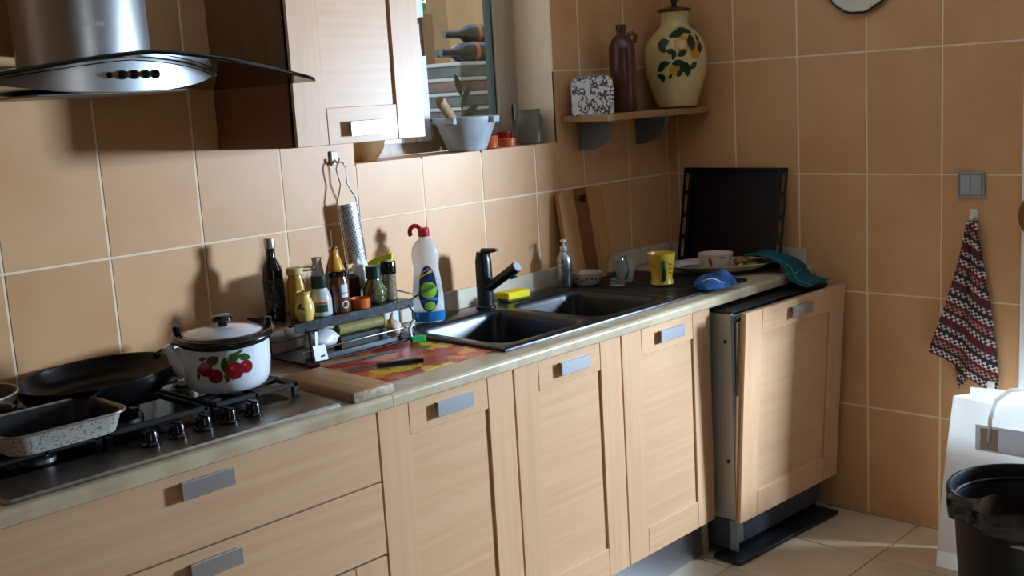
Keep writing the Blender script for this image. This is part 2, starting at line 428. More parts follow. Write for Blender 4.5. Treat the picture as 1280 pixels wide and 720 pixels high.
# ------------------------------------------------------------------ window in the back wall
wood_w = mat('window_varnished_frame', (170, 152, 130), .45, noise=((40, 40, 4), 3, .3, .8), col2=(186, 168, 146))
pvc = mat('window_white_paint', (226, 230, 234), .4)
rub = mat('window_gasket', (40, 58, 48), .5)
FY = .160
win = struct('window_1', B().box(WX0 + .001, WX1 - .001, FY + .012, FY + .07, WZ0 + .001, WZ0 + .042).box(WX0 + .001, WX0 + .045, FY + .012, FY + .07, WZ0 + .042, WZ1).box(WX1 - .045, WX1 - .001, FY + .012, FY + .07, WZ0 + .042, WZ1).box(WX0 + .045, WX1 - .045, FY + .012, FY + .07, WZ1 - .045, WZ1), wood_w)
def sash(x0, x1, m, mstile, stile_side):
    z0, z1 = WZ0 + .036, WZ1 - .04
    s = .062
    st = [(x0, x0 + s), (x1 - s, x1)]
    for k, (a, b_) in enumerate(st):
        b = B(); b.box(a, b_, FY, FY + .055, z0, z1, .004); o = build('sash_stile', b, mstile if k == stile_side else m, win)
    b = B(); b.box(x0 + s, x1 - s, FY, FY + .055, z0, z0 + s, .004); build('sash_rail', b, m, win)
    b = B(); b.box(x0 + s, x1 - s, FY, FY + .055, z1 - s, z1, .004); build('sash_rail', b, m, win)
    g = .007
    b = B()
    for (p, q) in ((x0 + s, x0 + s + g), (x1 - s - g, x1 - s)): b.box(p, q, FY + .012, FY + .045, z0 + s, z1 - s)
    b.box(x0 + s + g, x1 - s - g, FY + .012, FY + .045, z0 + s, z0 + s + g); b.box(x0 + s + g, x1 - s - g, FY + .012, FY + .045, z1 - s - g, z1 - s)
    build('gasket', b, rub, win, smooth=False)
    for yy in (FY + .018, FY + .036):
        b = B(); b.box(x0 + s + g, x1 - s - g, yy, yy + .004, z0 + s + g, z1 - s - g); build('pane', b, pane_m, win, smooth=False)
sash(-1.118, -.676, wood_w, pvc, 0)
sash(-1.466, -1.122, pvc, pvc, 1)
b = B(); b.box(-1.118, -1.096, FY - .012, FY, 1.72, 1.80, .004); b.box(-1.116, -1.099, FY - .045, FY - .010, 1.752, 1.768, .003); b.tube([(-1.107, FY - .042, 1.77), (-1.108, FY - .046, 1.70), (-1.108, FY - .046, 1.652)], [.009, .011, .008], 10)
build('window_handle', b, mat('brown_bronze', (112, 84, 52), .4, .4), win)
for zz in (1.432, 1.86):
    b = B(); b.tube([(-.668, FY - .004, zz), (-.668, FY - .004, zz + .055)], .006, 10); b.box(-.668, -.655, FY - .003, FY + .013, zz + .004, zz + .05); build('hinge', b, steel, win)

# simple window behind the camera and garden door frame
w2 = struct('window_2', B().box(RX0, RX1, -4.1, -4.04, RZ0, RZ0 + .06).box(RX0, RX1, -4.1, -4.04, RZ1 - .06, RZ1).box(RX0, RX0 + .06, -4.1, -4.04, RZ0 + .06, RZ1 - .06).box(RX1 - .06, RX1, -4.1, -4.04, RZ0 + .06, RZ1 - .06), pvc)
for a, b_ in ((RX0 + .06, RX1 - .06),):
    b = B(); b.box(a, b_, -4.073, -4.067, RZ0 + .06, RZ1 - .06); build('pane', b, pane_m, w2, smooth=False)
dfm = mat('white_door_paint', (238, 238, 234), .4)
d1 = struct('door_1', B().box(.001, .199, DY0 - .03, DY0 - .0005, 0, DZ).box(.001, .199, DY1 + .0005, DY1 + .03, 0, DZ).box(.001, .199, DY1 + .03, DY0 - .03, DZ - .03, DZ - .001), dfm)
b = B(); b.box(-.012, -.0005, DY0 - .055, DY0 - .001, 0, DZ + .03, .002); build('architrave', b, dfm, d1)
b = B(); b.box(-.012, -.0005, DY1 + .001, DY1 + .055, 0, DZ + .03, .002); build('architrave', b, dfm, d1)

# ------------------------------------------------------------------ cabinets
FYD = -.5885
def handle(parent, cx, zc, y=0.):
    b = B(); cx += .006; zc -= .004; b.box(cx - .0595, cx + .0595, y - .0175, y - .0135, zc - .018, zc + .018, .001)
    b.box(cx - .052, cx + .052, y - .0140, y - .0003, zc + .010, zc + .015)
    return build('handle', b, handle_m, parent, label='satin metal bar handle')
def make_door(parent, name, W, H, loc, block='top', rot=None, stile=.093, rail=.088, bh=.081):
    b = B(); b.box(.001, W - .001, .007, .0185, .001, H - .001, .001)
    d = build(name, b, woodh, parent, loc=loc, rot=rot)
    for a, c in ((0.001, stile), (W - stile, W - .001)):
        b = B(); b.box(a, c, 0, .0186, .001, H - .001, .0014); build('stile', b, woodv, d)
    g = .0012
    if block == 'top':
        zb0, zb1, r0, r1 = H - bh, H - .001, .001, rail
    else:
        zb0, zb1, r0, r1 = .001, bh + .008, H - rail, H - .001
    b = B(); b.box(stile + g, W - stile - g, .0002, .0187, zb0, zb1, .001); build('handle_block', b, woodh, d)
    b = B(); b.box(stile + .0004, W - stile - .0004, .0001, .0187, r0, r1, .0012); build('rail', b, woodh, d)
    handle(d, W / 2, (zb0 + zb1) / 2 + .008 if block == 'top' else (zb0 + zb1) / 2 - .005)
    return d
DZ0, DZ1 = .134, .831
def body(parent, W, zt=.830):
    b = B(); t = .016
    b.box(0.0005, t, -.569, -.02, DZ0, zt); b.box(W - t, W - .0005, -.569, -.02, DZ0, zt); b.box(t, W - t, -.569, -.02, DZ0, DZ0 + t)
    b.box(t, W - t, -.035, -.02, DZ0 + t, zt); b.box(t, W - t, -.569, -.50, .815, zt)
    build('carcass', b, carc_m, parent, smooth=False)
xd = [-1.9717, -1.5207, -1.0752, -.6248]
for k, lab in enumerate(('beech base cabinet door directly right of the drawers', 'beech base cabinet door in the middle, below the left sink bowl', 'beech base cabinet door brightly lit beside the open dishwasher')):
    W = xd[k + 1] - xd[k]
    t = thing('base_cabinet', lab, 'cabinet', (xd[k], 0, 0), group='beech base cabinets'); body(t, W)
    make_door(t, 'door', W - .003, DZ1 - DZ0 - .003, (.0015, FYD, DZ0 + .0005))
t = thing('drawer_cabinet', 'wide beech drawer cabinet under the gas hob', 'cabinet', (-2.872, 0, 0)); body(t, .900)
for z0, z1 in ((.664, .829), (.489, .660)):
    b = B(); b.box(.0015, .8985, FYD, FYD + .0185, z0, z1, .0014); d = build('drawer', b, woodh, t)
    handle(d, .449, z1 - .031, FYD)
make_door(t, 'drawer', .897, .484 - DZ0, (.0015, FYD, DZ0 + .001), rail=.07)
t = thing('base_cabinet', 'beech base cabinet left of the drawers, beyond the frame', 'cabinet', (-3.325, 0, 0), group='beech base cabinets'); body(t, .45)
make_door(t, 'door', .447, DZ1 - DZ0 - .003, (.0015, FYD, DZ0 + .0005))
# upper cabinet
t = thing('wall_cabinet', 'beech wall cabinet hanging between the hood and the window', 'cabinet', (-1.941, 0, 1.4215))
b = B(); ZT = .72; q = .016
b.box(0, q, -.316, -.0012, 0, ZT); b.box(.410 - q, .410, -.316, -.0012, 0, ZT); b.box(q, .410 - q, -.316, -.0012, 0, q); b.box(q, .410 - q, -.316, -.0012, ZT - q, ZT); b.box(q, .410 - q, -.012, -.0012, q, ZT - q)
build('carcass', b, carc_m, t, smooth=False)
make_door(t, 'door', .408, ZT, (.001, -.3355, .0), block='bottom')
# plinth
pl = thing('plinth', 'brushed metal plinth below the base cabinets', 'plinth', (0, 0, 0))
b = B(); b.box(-3.325, -.625, -.535, -.520, .001, .132, .001); build('face', b, plinth_m, pl)
b = B(); b.box(-.6245, -.606, -.545, -.04, .001, .133, .001); build('end_panel', b, mat('pale_gable', (176, 164, 146), .5), pl, label='pale end gable beside the dishwasher')

# ------------------------------------------------------------------ worktops
SX0, SX1, SY0, SY1 = -1.505, -.345, -.548, -.055          # sink
HX0, HX1, HY0, HY1 = -2.80, -2.062, -.588, -.078          # hob
ZW = .864
def slab(b, x0, x1, y0, y1, front=False):
    if front:
        n = 6; r = .012; prof = [(y1, .8325), (y0, .8325)] + [(y0 - r * 0 + r - r * math.cos(a) - r, ZW - r + r * math.sin(a)) for a in [0]]
        pr = [(y1, .8325), (y0 + .003, .8325), (y0, .8355)]
        for k in range(n + 1):
            a = PI / 2 * k / n; pr.append((y0 + r - r * math.cos(a), ZW - r + r * math.sin(a)))
        pr.append((y1, ZW))
        b.loft([[(x0, y_, z_) for y_, z_ in pr], [(x1, y_, z_) for y_, z_ in pr]], True, True)
    else: b.box(x0, x1, y0, y1, .8325, ZW)
XS = -1.936
b = B(); hi = .02
slab(b, XS + .0006, 0 - .001, -.608, SY0 + hi, True); slab(b, XS + .0006, SX0 + hi, SY0 + hi, -.0012); slab(b, SX1 - hi, -.001, SY0 + hi, -.0012); slab(b, SX0 + hi, SX1 - hi, SY1 - hi, -.0012)
o = build('worktop', b, top_m, None, sharp=40); tag(o, 'cream stone-look worktop around the black sink, right of the joint', 'worktop', 'cream worktops')
b = B(); slab(b, -3.325, XS - .0006, -.608, HY0 + hi, True); slab(b, -3.325, HX0 + hi, HY0 + hi, -.0012); slab(b, HX1 - hi, XS - .0006, HY0 + hi, -.0012); slab(b, HX0 + hi, HX1 - hi, HY1 - hi, -.0012)
o = build('worktop', b, top_m, None, sharp=40); tag(o, 'cream stone-look worktop around the gas hob, left of the joint', 'worktop', 'cream worktops')

# ------------------------------------------------------------------ sink
t = thing('kitchen_sink', 'black granite double bowl sink with drainer set in the worktop', 'sink', (0, 0, ZW + .0008))
zt = .009
b = B()
def cell(x0, x1, y0, y1): return rr((x0 + x1) / 2, (y0 + y1) / 2, (x1 - x0) / 2, (y1 - y0) / 2, 1e-4, zt)
def bowl(x0, x1, y0, y1, ix0, ix1, iy0, iy1, depth):
    cx, cy, hx, hy = (ix0 + ix1) / 2, (iy0 + iy1) / 2, (ix1 - ix0) / 2, (iy1 - iy0) / 2
    L = [cell(x0, x1, y0, y1), rr(cx, cy, hx, hy, .055, zt)]
    for ins, dz in ((.004, -.002), (.008, -.008), (.012, -.02), (.02, -depth + .035), (.026, -depth + .014), (.04, -depth + .003), (.06, -depth)):
        L.append(rr(cx, cy, hx - ins, hy - ins, max(.055 - ins * .3, .03), zt + dz))
    L.append(rr(cx, cy, .04, .04, .04, zt - depth - .003))
    b.loft(L, False, True)
bx = [SX0, -1.10, -.735, SX1]
bowl(bx[0], bx[1], SY0, SY1, SX0 + .035, -1.118, SY0 + .032, SY1 - .085, .17)
bowl(bx[1], bx[2], SY0, SY1, -1.082, bx[2] - .02, SY0 + .032, SY1 - .085, .17)
# drainer with shallow grooves
L = [cell(bx[2], bx[3], SY0, SY1), rr((bx[2] + bx[3]) / 2, (SY0 + SY1) / 2, (bx[3] - bx[2]) / 2 - .02, (SY1 - SY0) / 2 - .025, .03, zt), rr((bx[2] + bx[3]) / 2, (SY0 + SY1) / 2, (bx[3] - bx[2]) / 2 - .026, (SY1 - SY0) / 2 - .031, .03, zt - .003)]
b.loft(L, False, True)
# outer skirt
b.loft([rr((SX0 + SX1) / 2, (SY0 + SY1) / 2, (SX1 - SX0) / 2, (SY1 - SY0) / 2, 1e-4, zt), rr((SX0 + SX1) / 2, (SY0 + SY1) / 2, (SX1 - SX0) / 2 + .003, (SY1 - SY0) / 2 + .003, .003, zt - .003), rr((SX0 + SX1) / 2, (SY0 + SY1) / 2, (SX1 - SX0) / 2 + .003, (SY1 - SY0) / 2 + .003, .003, 0)])
build('basin', b, sink_m, t, sharp=50)
b = B()
for k in range(9):
    xx = bx[2] + .06 + k * .034; b.box(xx, xx + .008, SY0 + .06, SY1 - .06, zt - .0032, zt - .001, .0008)
build('drainer_ribs', b, sink_m, t)
for cx in (-1.294, -.918):
    b = B(); b.lathe([(0, -.1632), (.014, -.1632), (.018, -.1625), (.033, -.1625), (.037, -.1638), (.037, -.166)], 24, (cx, -.336, 0)); build('strainer', b, chrome, t)

ZS = ZW + .0108     # top of the sink deck
# faucet
FXc, FYc = -1.118, -.098
t = thing('kitchen_faucet', 'matt black single lever kitchen faucet standing between the sink bowls', 'faucet', (FXc, FYc, ZS))
b = B(); b.lathe([(.031, 0), (.031, .004), (.026, .008), (.0255, .145), (.0245, .150), (.021, .166), (.0215, .168), (.019, .172), (0, .173)], 32); build('column', b, blackmetal, t)
b = B(); ang = math.radians(-84)
dx, dy = math.cos(ang), math.sin(ang)
b.tube([(dx * .015, dy * .015, .062), (dx * .075, dy * .075, .099), (dx * .128, dy * .128, .132)], [.0155, .0155, .0175], 20); sp = build('spout', b, blackmetal, t)
b = B(); e = Vector((dx * .128, dy * .128, .132)); dv = Vector((dx * .053, dy * .053, .033)).normalized()
b.tube([e, e + dv * .004], .0155, 20); build('end_cap', b, grey_pl, sp)
b = B(); e2 = Vector((dx * .112, dy * .112, .108)); b.tube([e2, e2 + Vector((dx * .004, dy * .004, -.012))], [.009, .011], 14); build('aerator', b, blackmetal, sp)
b = B(); b.loft([rr(0, 0, .020, .014, .012, .171), rr(0, 0, .021, .015, .012, .174)], True, True, M=None)
b.tube([(0, 0, .174), (dx * .03, dy * .03, .178), (dx * .056, dy * .056, .181)], [.011, .008, .005], 10); build('lever', b, blackmetal, t)
# sponge
t = thing('sponge', 'yellow sponge scourer lying behind the right sink bowl', 'sponge', (-.985, -.092, ZS), -.12)
b = B(); b.box(-.048, .048, -.029, .029, .007, .030, .004); build('foam', b, mat('yellow_sponge', (226, 208, 30), .9, bump=((300, 300, 300), .6, .002)), t)
b = B(); b.box(-.048, .048, -.029, .029, .0004, .007, .002); build('scourer', b, mat('dark_scourer', (62, 66, 34), .95), t)

# ------------------------------------------------------------------ gas hob
t = thing('gas_hob', 'stainless five burner gas hob with black grates set in the worktop', 'hob', (0, 0, ZW + .0006))
b = B(); cx, cy, hx, hy = (HX0 + HX1) / 2, (HY0 + HY1) / 2, (HX1 - HX0) / 2, (HY1 - HY0) / 2
b.loft([rr(cx, cy, hx, hy, .012, 0), rr(cx, cy, hx, hy, .012, .004), rr(cx, cy, hx - .003, hy - .003, .010, .008), rr(cx, cy, hx - .012, hy - .012, .008, .009), rr(cx, cy, hx - .02, hy - .02, .008, .0075)], True, True)
build('plate', b, hobsteel, t)
b = B(); b.loft([rr(cx, cy + .045, hx - .04, hy - .085, .02, .0078), rr(cx, cy + .045, hx - .042, hy - .087, .02, .0088)], False, True); build('burner_pan', b, enamel_blk, t, label='black enamelled burner field')
burn = [(-2.20, -.385, .034), (-2.20, -.165, .028), (-2.43, -.27, .05), (-2.66, -.165, .034), (-2.66, -.40, .028)]
for (x_, y_, r_) in burn:
    b = B(); b.lathe([(r_ + .008, .0088), (r_ + .008, .016), (r_, .020), (0, .020)], 28, (x_, y_, 0)); o = build('burner', b, mat('burner_alu', (120, 118, 114), .45, 1.0), t)
    b = B(); b.lathe([(r_, .0202), (r_ + .001, .026), (r_ - .005, .029), (0, .0295)], 28, (x_, y_, 0)); build('burner_cap', b, enamel_blk, o)
GZ = .046
for gx0, gx1 in ((-2.775, -2.555), (-2.545, -2.315), (-2.305, -2.085)):
    b = B(); y0, y1 = -.458, -.100; hw = .006
    for (a0, a1, c0, c1) in ((gx0, gx1, y0, y0 + 2 * hw), (gx0, gx1, y1 - 2 * hw, y1), (gx0, gx0 + 2 * hw, y0, y1), (gx1 - 2 * hw, gx1, y0, y1)): b.box(a0, a1, c0, c1, GZ - .014, GZ - .003, .002)
    ym = (y0 + y1) / 2; xm = (gx0 + gx1) / 2
    for yy in ((-.385, -.165) if abs(xm + 2.43) > .1 else (-.27,)):
        for sgn in (-1, 1):
            b.box(xm + sgn * .025, xm + sgn * ((gx1 - gx0) / 2 - .004), yy - .005, yy + .005, GZ - .014, GZ, .002)
        b.box(xm - .005, xm + .005, yy + .025, min(yy + .11, y1), GZ - .014, GZ, .002); b.box(xm - .005, xm + .005, max(yy - .11, y0), yy - .025, GZ - .014, GZ, .002)
    for px_ in (gx0 + .006, gx1 - .006):
        for py_ in (y0 + .006, y1 - .006): b.box(px_ - .006, px_ + .006, py_ - .006, py_ + .006, .0080, GZ - .010)
    build('grate', b, castiron, t)
for x_ in (-2.476, -2.416, -2.355, -2.296, -2.236):
    b = B(); b.lathe([(.0205, .0078), (.0205, .013), (.017, .016), (.0155, .034), (.0135, .038), (0, .0385)], 24, (x_, -.502, 0)); b.box(x_ - .004, x_ + .004, -.517, -.487, .036, .042, .0015)
    build('knob', b, blackplastic, t)
ZG = ZW + .0006 + GZ            # grate top

# frying pan
tilt = Matrix.Rotation(math.radians(-3.2), 4, Vector((.45, .89, 0)))
t = thing('frying_pan', 'large black non-stick frying pan tilted at the back of the hob', 'pan', (-2.426, -.204, ZG + .0095), rot=tilt.to_euler())
b = B(); b.lathe([(0, 0), (.118, 0), (.132, .003), (.149, .014), (.160, .030), (.1655, .050), (.1685, .052), (.1688, .049), (.163, .028), (.152, .011), (.134, -.0005), (.12, -.0022), (0, -.0022)][::-1], 56); build('bowl', b, mat('nonstick', (14, 14, 15), .30, spec=.4), t)
b = B(); b.tube([(.158, .030, .044), (.20, .040, .050), (.29, .060, .053), (.335, .068, .050)], [.009, .012, .013, .010], 12); build('pan_handle', b, blackplastic, t)
# small pan at the left edge
t = thing('saucepan', 'small brown pan with a pale rim at the far left', 'pan', (-2.705, -.172, ZG + .0006))
b = B(); b.lathe([(0, 0), (.086, 0), (.094, .006), (.104, .062), (.1075, .066), (.108, .0635), (.0985, .006), (.088, -.000), (0, -.0002)], 44); build('bowl', b, mat('brown_pan', (46, 34, 26), .35), t)
b = B(); b.tube([(.1085 * math.cos(a * PI / 22), .1085 * math.sin(a * PI / 22), .066) for a in range(44)], .0022, 8, True); build('rim', b, mat('pale_rim', (170, 150, 132), .35, .6), t)
b = B(); b.tube([(.03, -.100, .050), (.045, -.125, .052), (.050, -.138, .050)], [.011, .010, .008], 10); build('grip', b, blackplastic, t)
# roasting tin
t = thing('roasting_tin', 'rectangular speckled roasting tin with black interior at front left of the hob', 'tin', (-2.632, -.415, ZG + .0006))
hx, hy, H = .118, .092, .044
def rt(ins, z, r=.04): return rr(0, 0, hx - ins, hy - ins, r, z, 7)
b = B(); b.loft([rt(.022, 0), rt(.012, .004), rt(.001, H)], True); b.loft([rt(.001, H), rt(.0, H + .001)]); build('body', b, speck_m, t, label='grey speckled enamel outside')
b = B(); b.loft([rt(-.001, H + .001), rt(.004, H + .0005), rt(.014, .008), rt(.024, .004)], False, True); build('lining', b, mat('tin_black', (12, 12, 13), .35), t, label='black non-stick inside')
b = B(); b.tube([(p[0], p[1], H + .001) for p in rt(-.004, 0)], .0028, 8, True); build('rim', b, mat('tin_rim', (150, 144, 132), .35, .8), t)

# kettle
KX, KY = -2.205, -.365
t = thing('enamel_kettle', 'white enamel kettle with cherry print, black lid knob and folded handle', 'kettle', (KX, KY, ZG + .0006))
kp = [(0, 0), (.066, 0), (.078, .003), (.088, .012), (.094, .028), (.0975, .060), (.098, .100), (.096, .112), (.092, .118)]
def kr(z):
    for (r0, z0), (r1, z1) in zip(kp, kp[1:]):
        if z0 <= z <= z1 and z1 > z0: return r0 + (r1 - r0) * (z - z0) / (z1 - z0)
    return kp[-1][0]
b = B(); b.lathe(kp, 48); build('pot', b, white_en, t)
b = B(); b.lathe([(.0925, .1165), (.0965, .117), (.0975, .121), (.095, .1255), (.088, .1265), (.088, .117)], 48); build('rim', b, blackplastic, t, label='black rim')
b = B(); b.lathe([(.086, .1200), (.0862, .1265), (.080, .1295), (.052, .1355), (.03, .138), (0, .139)], 40); ld = build('lid', b, white_en, t)
b = B(); b.lathe([(.011, .1382), (.012, .145), (.023, .151), (.0245, .158), (.020, .163), (.012, .1645), (0, .1645)], 28); build('lid_knob', b, blackplastic, ld)
sa = camang(KX, KY) - math.radians(82)
sd = Vector((math.cos(sa), math.sin(sa), 0))
b = B(); b.tube([sd * .085 + Vector((0, 0, .050)), sd * .105 + Vector((0, 0, .070)), sd * .114 + Vector((0, 0, .092)), sd * .124 + Vector((0, 0, .110))], [.026, .019, .012, .009], 18); build('spout', b, white_en, t)
# bail handle folded down to the front around the rim
b = B(); ca = camang(KX, KY); pts = []
for k in range(25):
    a = ca + math.radians(-98 + 196 * k / 24); f = math.sin(PI * k / 24)
    pts.append((.1045 * math.cos(a), .1045 * math.sin(a), .131 - .019 * f ** .7))
rad = [.005 + .0052 * math.sin(PI * k / 24) ** .5 for k in range(25)]
b.tube(pts, rad, 12); hd = build('bail_handle', b, blackplastic, t)
for k in (0, -1):
    p = Vector(pts[k]); q = p.copy(); q.z = 0; q.normalize()
    b = B(); b.lathe([(.0, -.007), (.009, -.007), (.009, .012), (.006, .016), (0, .016)], 14, M=T(*(p - q * .004)) @ Matrix.Identity(4)); build('pivot', b, blackplastic, t)
cherry = mat('cherry_print', (140, 22, 34), .2, coat=.4); cherry2 = mat('cherry_highlight', (206, 70, 84), .2); leafg = mat('leaf_print', (58, 84, 36), .3); leafd = mat('leaf_dark_print', (46, 62, 40), .3)
def circ(cx, cy, r, n=18, sy=1.): return [(cx + r * math.cos(2 * PI * k / n), cy + r * sy * math.sin(2 * PI * k / n)) for k in range(n)]
def leafp(cx, cy, L, W, a, n=8):
    P = []
    for k in range(n + 1): x_ = -L / 2 + L * k / n; P.append((x_, W / 2 * math.sin(PI * k / n) ** .8))
    for k in range(n - 1, 0, -1): x_ = -L / 2 + L * k / n; P.append((x_, -W / 2 * math.sin(PI * k / n) ** .8))
    return [(cx + x_ * math.cos(a) - y_ * math.sin(a), cy + x_ * math.sin(a) + y_ * math.cos(a)) for x_, y_ in P]
b = B()
for x_, y_, L, W, a in ((-.03, .081, .034, .022, .5), (-.004, .070, .036, .017, 1.5), (.016, .084, .032, .020, .7), (.040, .082, .03, .016, -.3), (-.001, .044, .030, .013, 1.45), (-.062, .062, .018, .012, 1.0), (-.066, .048, .022, .010, 1.4), (.030, .095, .02, .006, .4), (-.052, .086, .02, .01, .2)):
    b.decal(leafp(x_, y_, L, W, a), kr, ca, .0005)
build('leaf_print', b, leafg, t, label='green leaf print')
for x_, y_, r_ in ((-.047, .063, .0165), (-.026, .047, .0165), (.016, .055, .0195), (.043, .060, .0145)):
    b = B(); b.decal(circ(x_, y_, r_), kr, ca, .0009); o = build('cherry_print', b, cherry, t, label='red cherry print')
    b = B(); b.decal(circ(x_ - r_ * .3, y_ + r_ * .35, r_ * .22, 10), kr, ca, .0013); build('highlight', b, cherry2, o)

# ------------------------------------------------------------------ cooker hood
HC = -2.40
t = thing('cooker_hood', 'stainless cooker hood with smoked curved glass above the hob', 'hood', (0, 0, 0))
b = B(); b.lathe([(.132, 1.602), (.132, 2.40)], 64, (HC, -.262, 0)); build('chimney', b, steel, t)
b = B(); b.box(HC - .025, HC + .09, -.14, -.0012, 1.66, 2.40, .003); build('rear_light_block', b, steel, t)  # added hidden box, keeps light off the wall left of the chimney
def gz(dx): return 1.640 - .062 * abs(dx / .44) ** 1.35
def gy(dx): return -.54 + .08 * (dx / .44) ** 2
b = B()
def gp(u, v):
    dx = -.44 + .88 * u
    if u > .985 or u < .015:
        e = min(v, 1.0); y_ = gy(dx) + .012 * 1 + (-.003 - gy(dx) - .012) * v
    else: y_ = gy(dx) + (-.003 - gy(dx)) * v
    return (HC + dx, y_, gz(dx))
b.grid(gp, 40, 6, .007); build('glass_visor', b, hoodglass_m, t, label='smoked curved glass plate')
b = B()
# polished dark front edge of the plate
pe = []
for k in range(41):
    dx = -.44 + .88 * k / 40; y_ = gy(dx) + (.012 if k in (0, 40) else 0); pe.append((HC + dx, y_ - .0005, gz(dx) - .0035))
b.tube(pe, .0042, 8); b.tube([pe[-1], (HC + .441, -.30, gz(.44) - .0035), (HC + .441, -.003, gz(.44) - .0035)], .0035, 8); build('glass_edge', b, mat('glass_edge', (12, 14, 14), .1), t, label='dark polished glass edge')
# lens shaped motor body
L = []
NS = 33; half = .292
def by(s): return -.455 + .165 * abs(s) ** 2.2
def bz0(s): return 1.566 + .040 * abs(s) ** 2.2
b = B()
for k in range(NS):
    s_ = -1 + 2 * k / (NS - 1); X_ = HC + half * s_; zt_ = gz(half * s_) - .0085
    L.append([(X_, by(s_), bz0(s_)), (X_, by(s_), zt_), (X_, -.02, zt_), (X_, -.02, bz0(s_) + .004)])
b.loft(L, True, True); bd = build('motor_body', b, steel, t, sharp=25)
b = B()
for k in range(NS - 1):
    s_ = -1 + 2 * k / (NS - 1); s2 = -1 + 2 * (k + 1) / (NS - 1)
    z1_, z2_ = gz(half * s_) - .0150, gz(half * s2) - .0150
    b.add([(HC + half * s_, by(s_) - .0006, z1_), (HC + half * s2, by(s2) - .0006, z2_), (HC + half * s2, by(s2) - .0006, z2_ + .0020), (HC + half * s_, by(s_) - .0006, z1_ + .0020)], [(0, 1, 2, 3)])
build('seam', b, blackplastic, bd, smooth=False)
for k, (xb, r_) in enumerate(((-2.447, .0045), (-2.421, .0068), (-2.396, .0068), (-2.371, .0062), (-2.349, .0068))):
    s_ = (xb - HC) / half
    b = B(); b.lathe([(r_ + .002, 0), (r_ + .002, .002), (r_, .003), (r_ * .9, .007), (0, .0075)], 18, M=T(xb, by(s_) - .0016, 1.598) @ RX(PI / 2)); build('button', b, blackplastic, t)
tv, tf = text_mesh('Phesonex', .017)
b = B(); a0 = math.atan2(CAM.y + .262, CAM.x - HC) + .10
b.add([(HC + (.1324) * math.cos(a0 + u / .132), -.262 + .1324 * math.sin(a0 + u / .132), 1.702 + v) for u, v in tv], tf); build('lettering', b, mat('pale_print', (214, 214, 208), .4), t, smooth=False)
b = B(); b.box(HC - .16, HC + .16, -.38, -.08, 1.5645, 1.5690, .001); build('grease_filter', b, mat('filter_alu', (120, 120, 118), .4, 1.0), t)

# ------------------------------------------------------------------ chopping board, placemat, knives
oakb = mat('worn_board_wood', (176, 132, 84), .55, noise=((50, 4, 50), 5, .3, .75), col2=(140, 96, 56))
endg = mat('board_end_grain', (190, 168, 142), .6, noise=((120, 120, 120), 3, .35, .7), col2=(152, 122, 96))
MZ = ZW + .0028
b = B(); b.box(-1.885, -1.513, -.516, -.185, ZW + .0004, MZ, .0008); o = build('placemat', b, leafmat_m); tag(o, 'red and yellow autumn leaf placemat on the worktop left of the sink', 'placemat')
t = thing('chopping_board', 'thick worn wooden chopping board with pale end, lying beside the hob', 'board', (-1.978, -.457, ZW + .0004), -.035)
b = B(); b.box(-.0575, .0575, -.135, .142, 0, .024, .006, 2); build('plank', b, oakb, t)
b = B(); b.box(-.0575, .0575, -.146, -.135, 0.0, .0238, .006, 2); build('end_cap', b, endg, t, label='pale worn end strip')
blade = mat('blade_steel', (120, 112, 104), .25, 1.0)
def knife(label, a, c, z, hl, hw, hm, bl, bw):
    ang = math.atan2(c[1] - a[1], c[0] - a[0])
    t = thing('kitchen_knife', label, 'knife', (a[0], a[1], z), ang, 'knives on the placemat')
    b = B(); b.tube([(0, 0, hw), (hl * .15, 0, hw), (hl * .6, 0, hw), (hl, 0, hw)], [hw * .85, hw, hw * .9, hw * .8], 10); build('knife_handle', b, hm, t)
    P = [(hl - .004, -bw * .5), (hl + bl * .7, -bw * .5), (hl + bl, bw * .42), (hl + bl * .5, bw * .5), (hl - .004, bw * .5)]
    b = B(); b.prism(P, hw - .0008, hw + .0008); build('blade', b, blade, t, smooth=False)
knife('knife with worn wooden handle lying across the leaf placemat', (-1.885, -.268), (-1.655, -.322), MZ + .0008, .13, .0085, mat('old_knife_wood', (134, 88, 56), .6, noise=((8, 80, 80), 4, .3, .7), col2=(96, 58, 36)), .115, .022)
knife('black handled knife pointing left on the leaf placemat', (-1.706, -.458), (-1.915, -.335), MZ + .0008, .118, .0085, blackplastic, .125, .020)
# ------------------------------------------------------------------ wire rack and its contents
RXa, RXb, RYa, RYb, RZt = -1.930, -1.535, -.236, -.068, .984
t = thing('spice_rack', 'black two-tier wire rack crowded with jars left of the sink', 'rack', (0, 0, 0))
b = B(); b.box(RXa, RXb, RYa, RYb, RZt - .0045, RZt - .0006, .001); b.box(RXa, RXb, RYa - .003, RYa, RZt - .022, RZt + .002, .001); b.box(RXa, RXb, RYb, RYb + .003, RZt - .016, RZt + .002, .001)
build('top_shelf', b, mat('rack_black_sheet', (24, 27, 32), .28, noise=((60, 60, 60), 3, .5, .7), col2=(60, 68, 78)), t)
rm = mat('rack_wire', (20, 20, 22), .25, .3)
for x_ in (RXa + .03, RXb - .02):
    b = B(); b.tube([(x_, RYa, RZt - .01), (x_ + .012, RYa - .006, RZt - .03), (x_ + .012, RYa - .006, .872), (x_ + .012, RYb, .872), (x_ + .012, RYb + .004, RZt - .02), (x_, RYb, RZt - .01)], .0026, 8); build('leg', b, rm, t)
for y_, z_ in ((RYa - .006, .912), (RYa - .006, .876), (RYb, .912)):
    b = B(); b.tube([(RXa + .02, y_, z_), (RXb - .005, y_, z_)], .0022, 8); build('rail', b, chrome if z_ > .9 else rm, t)
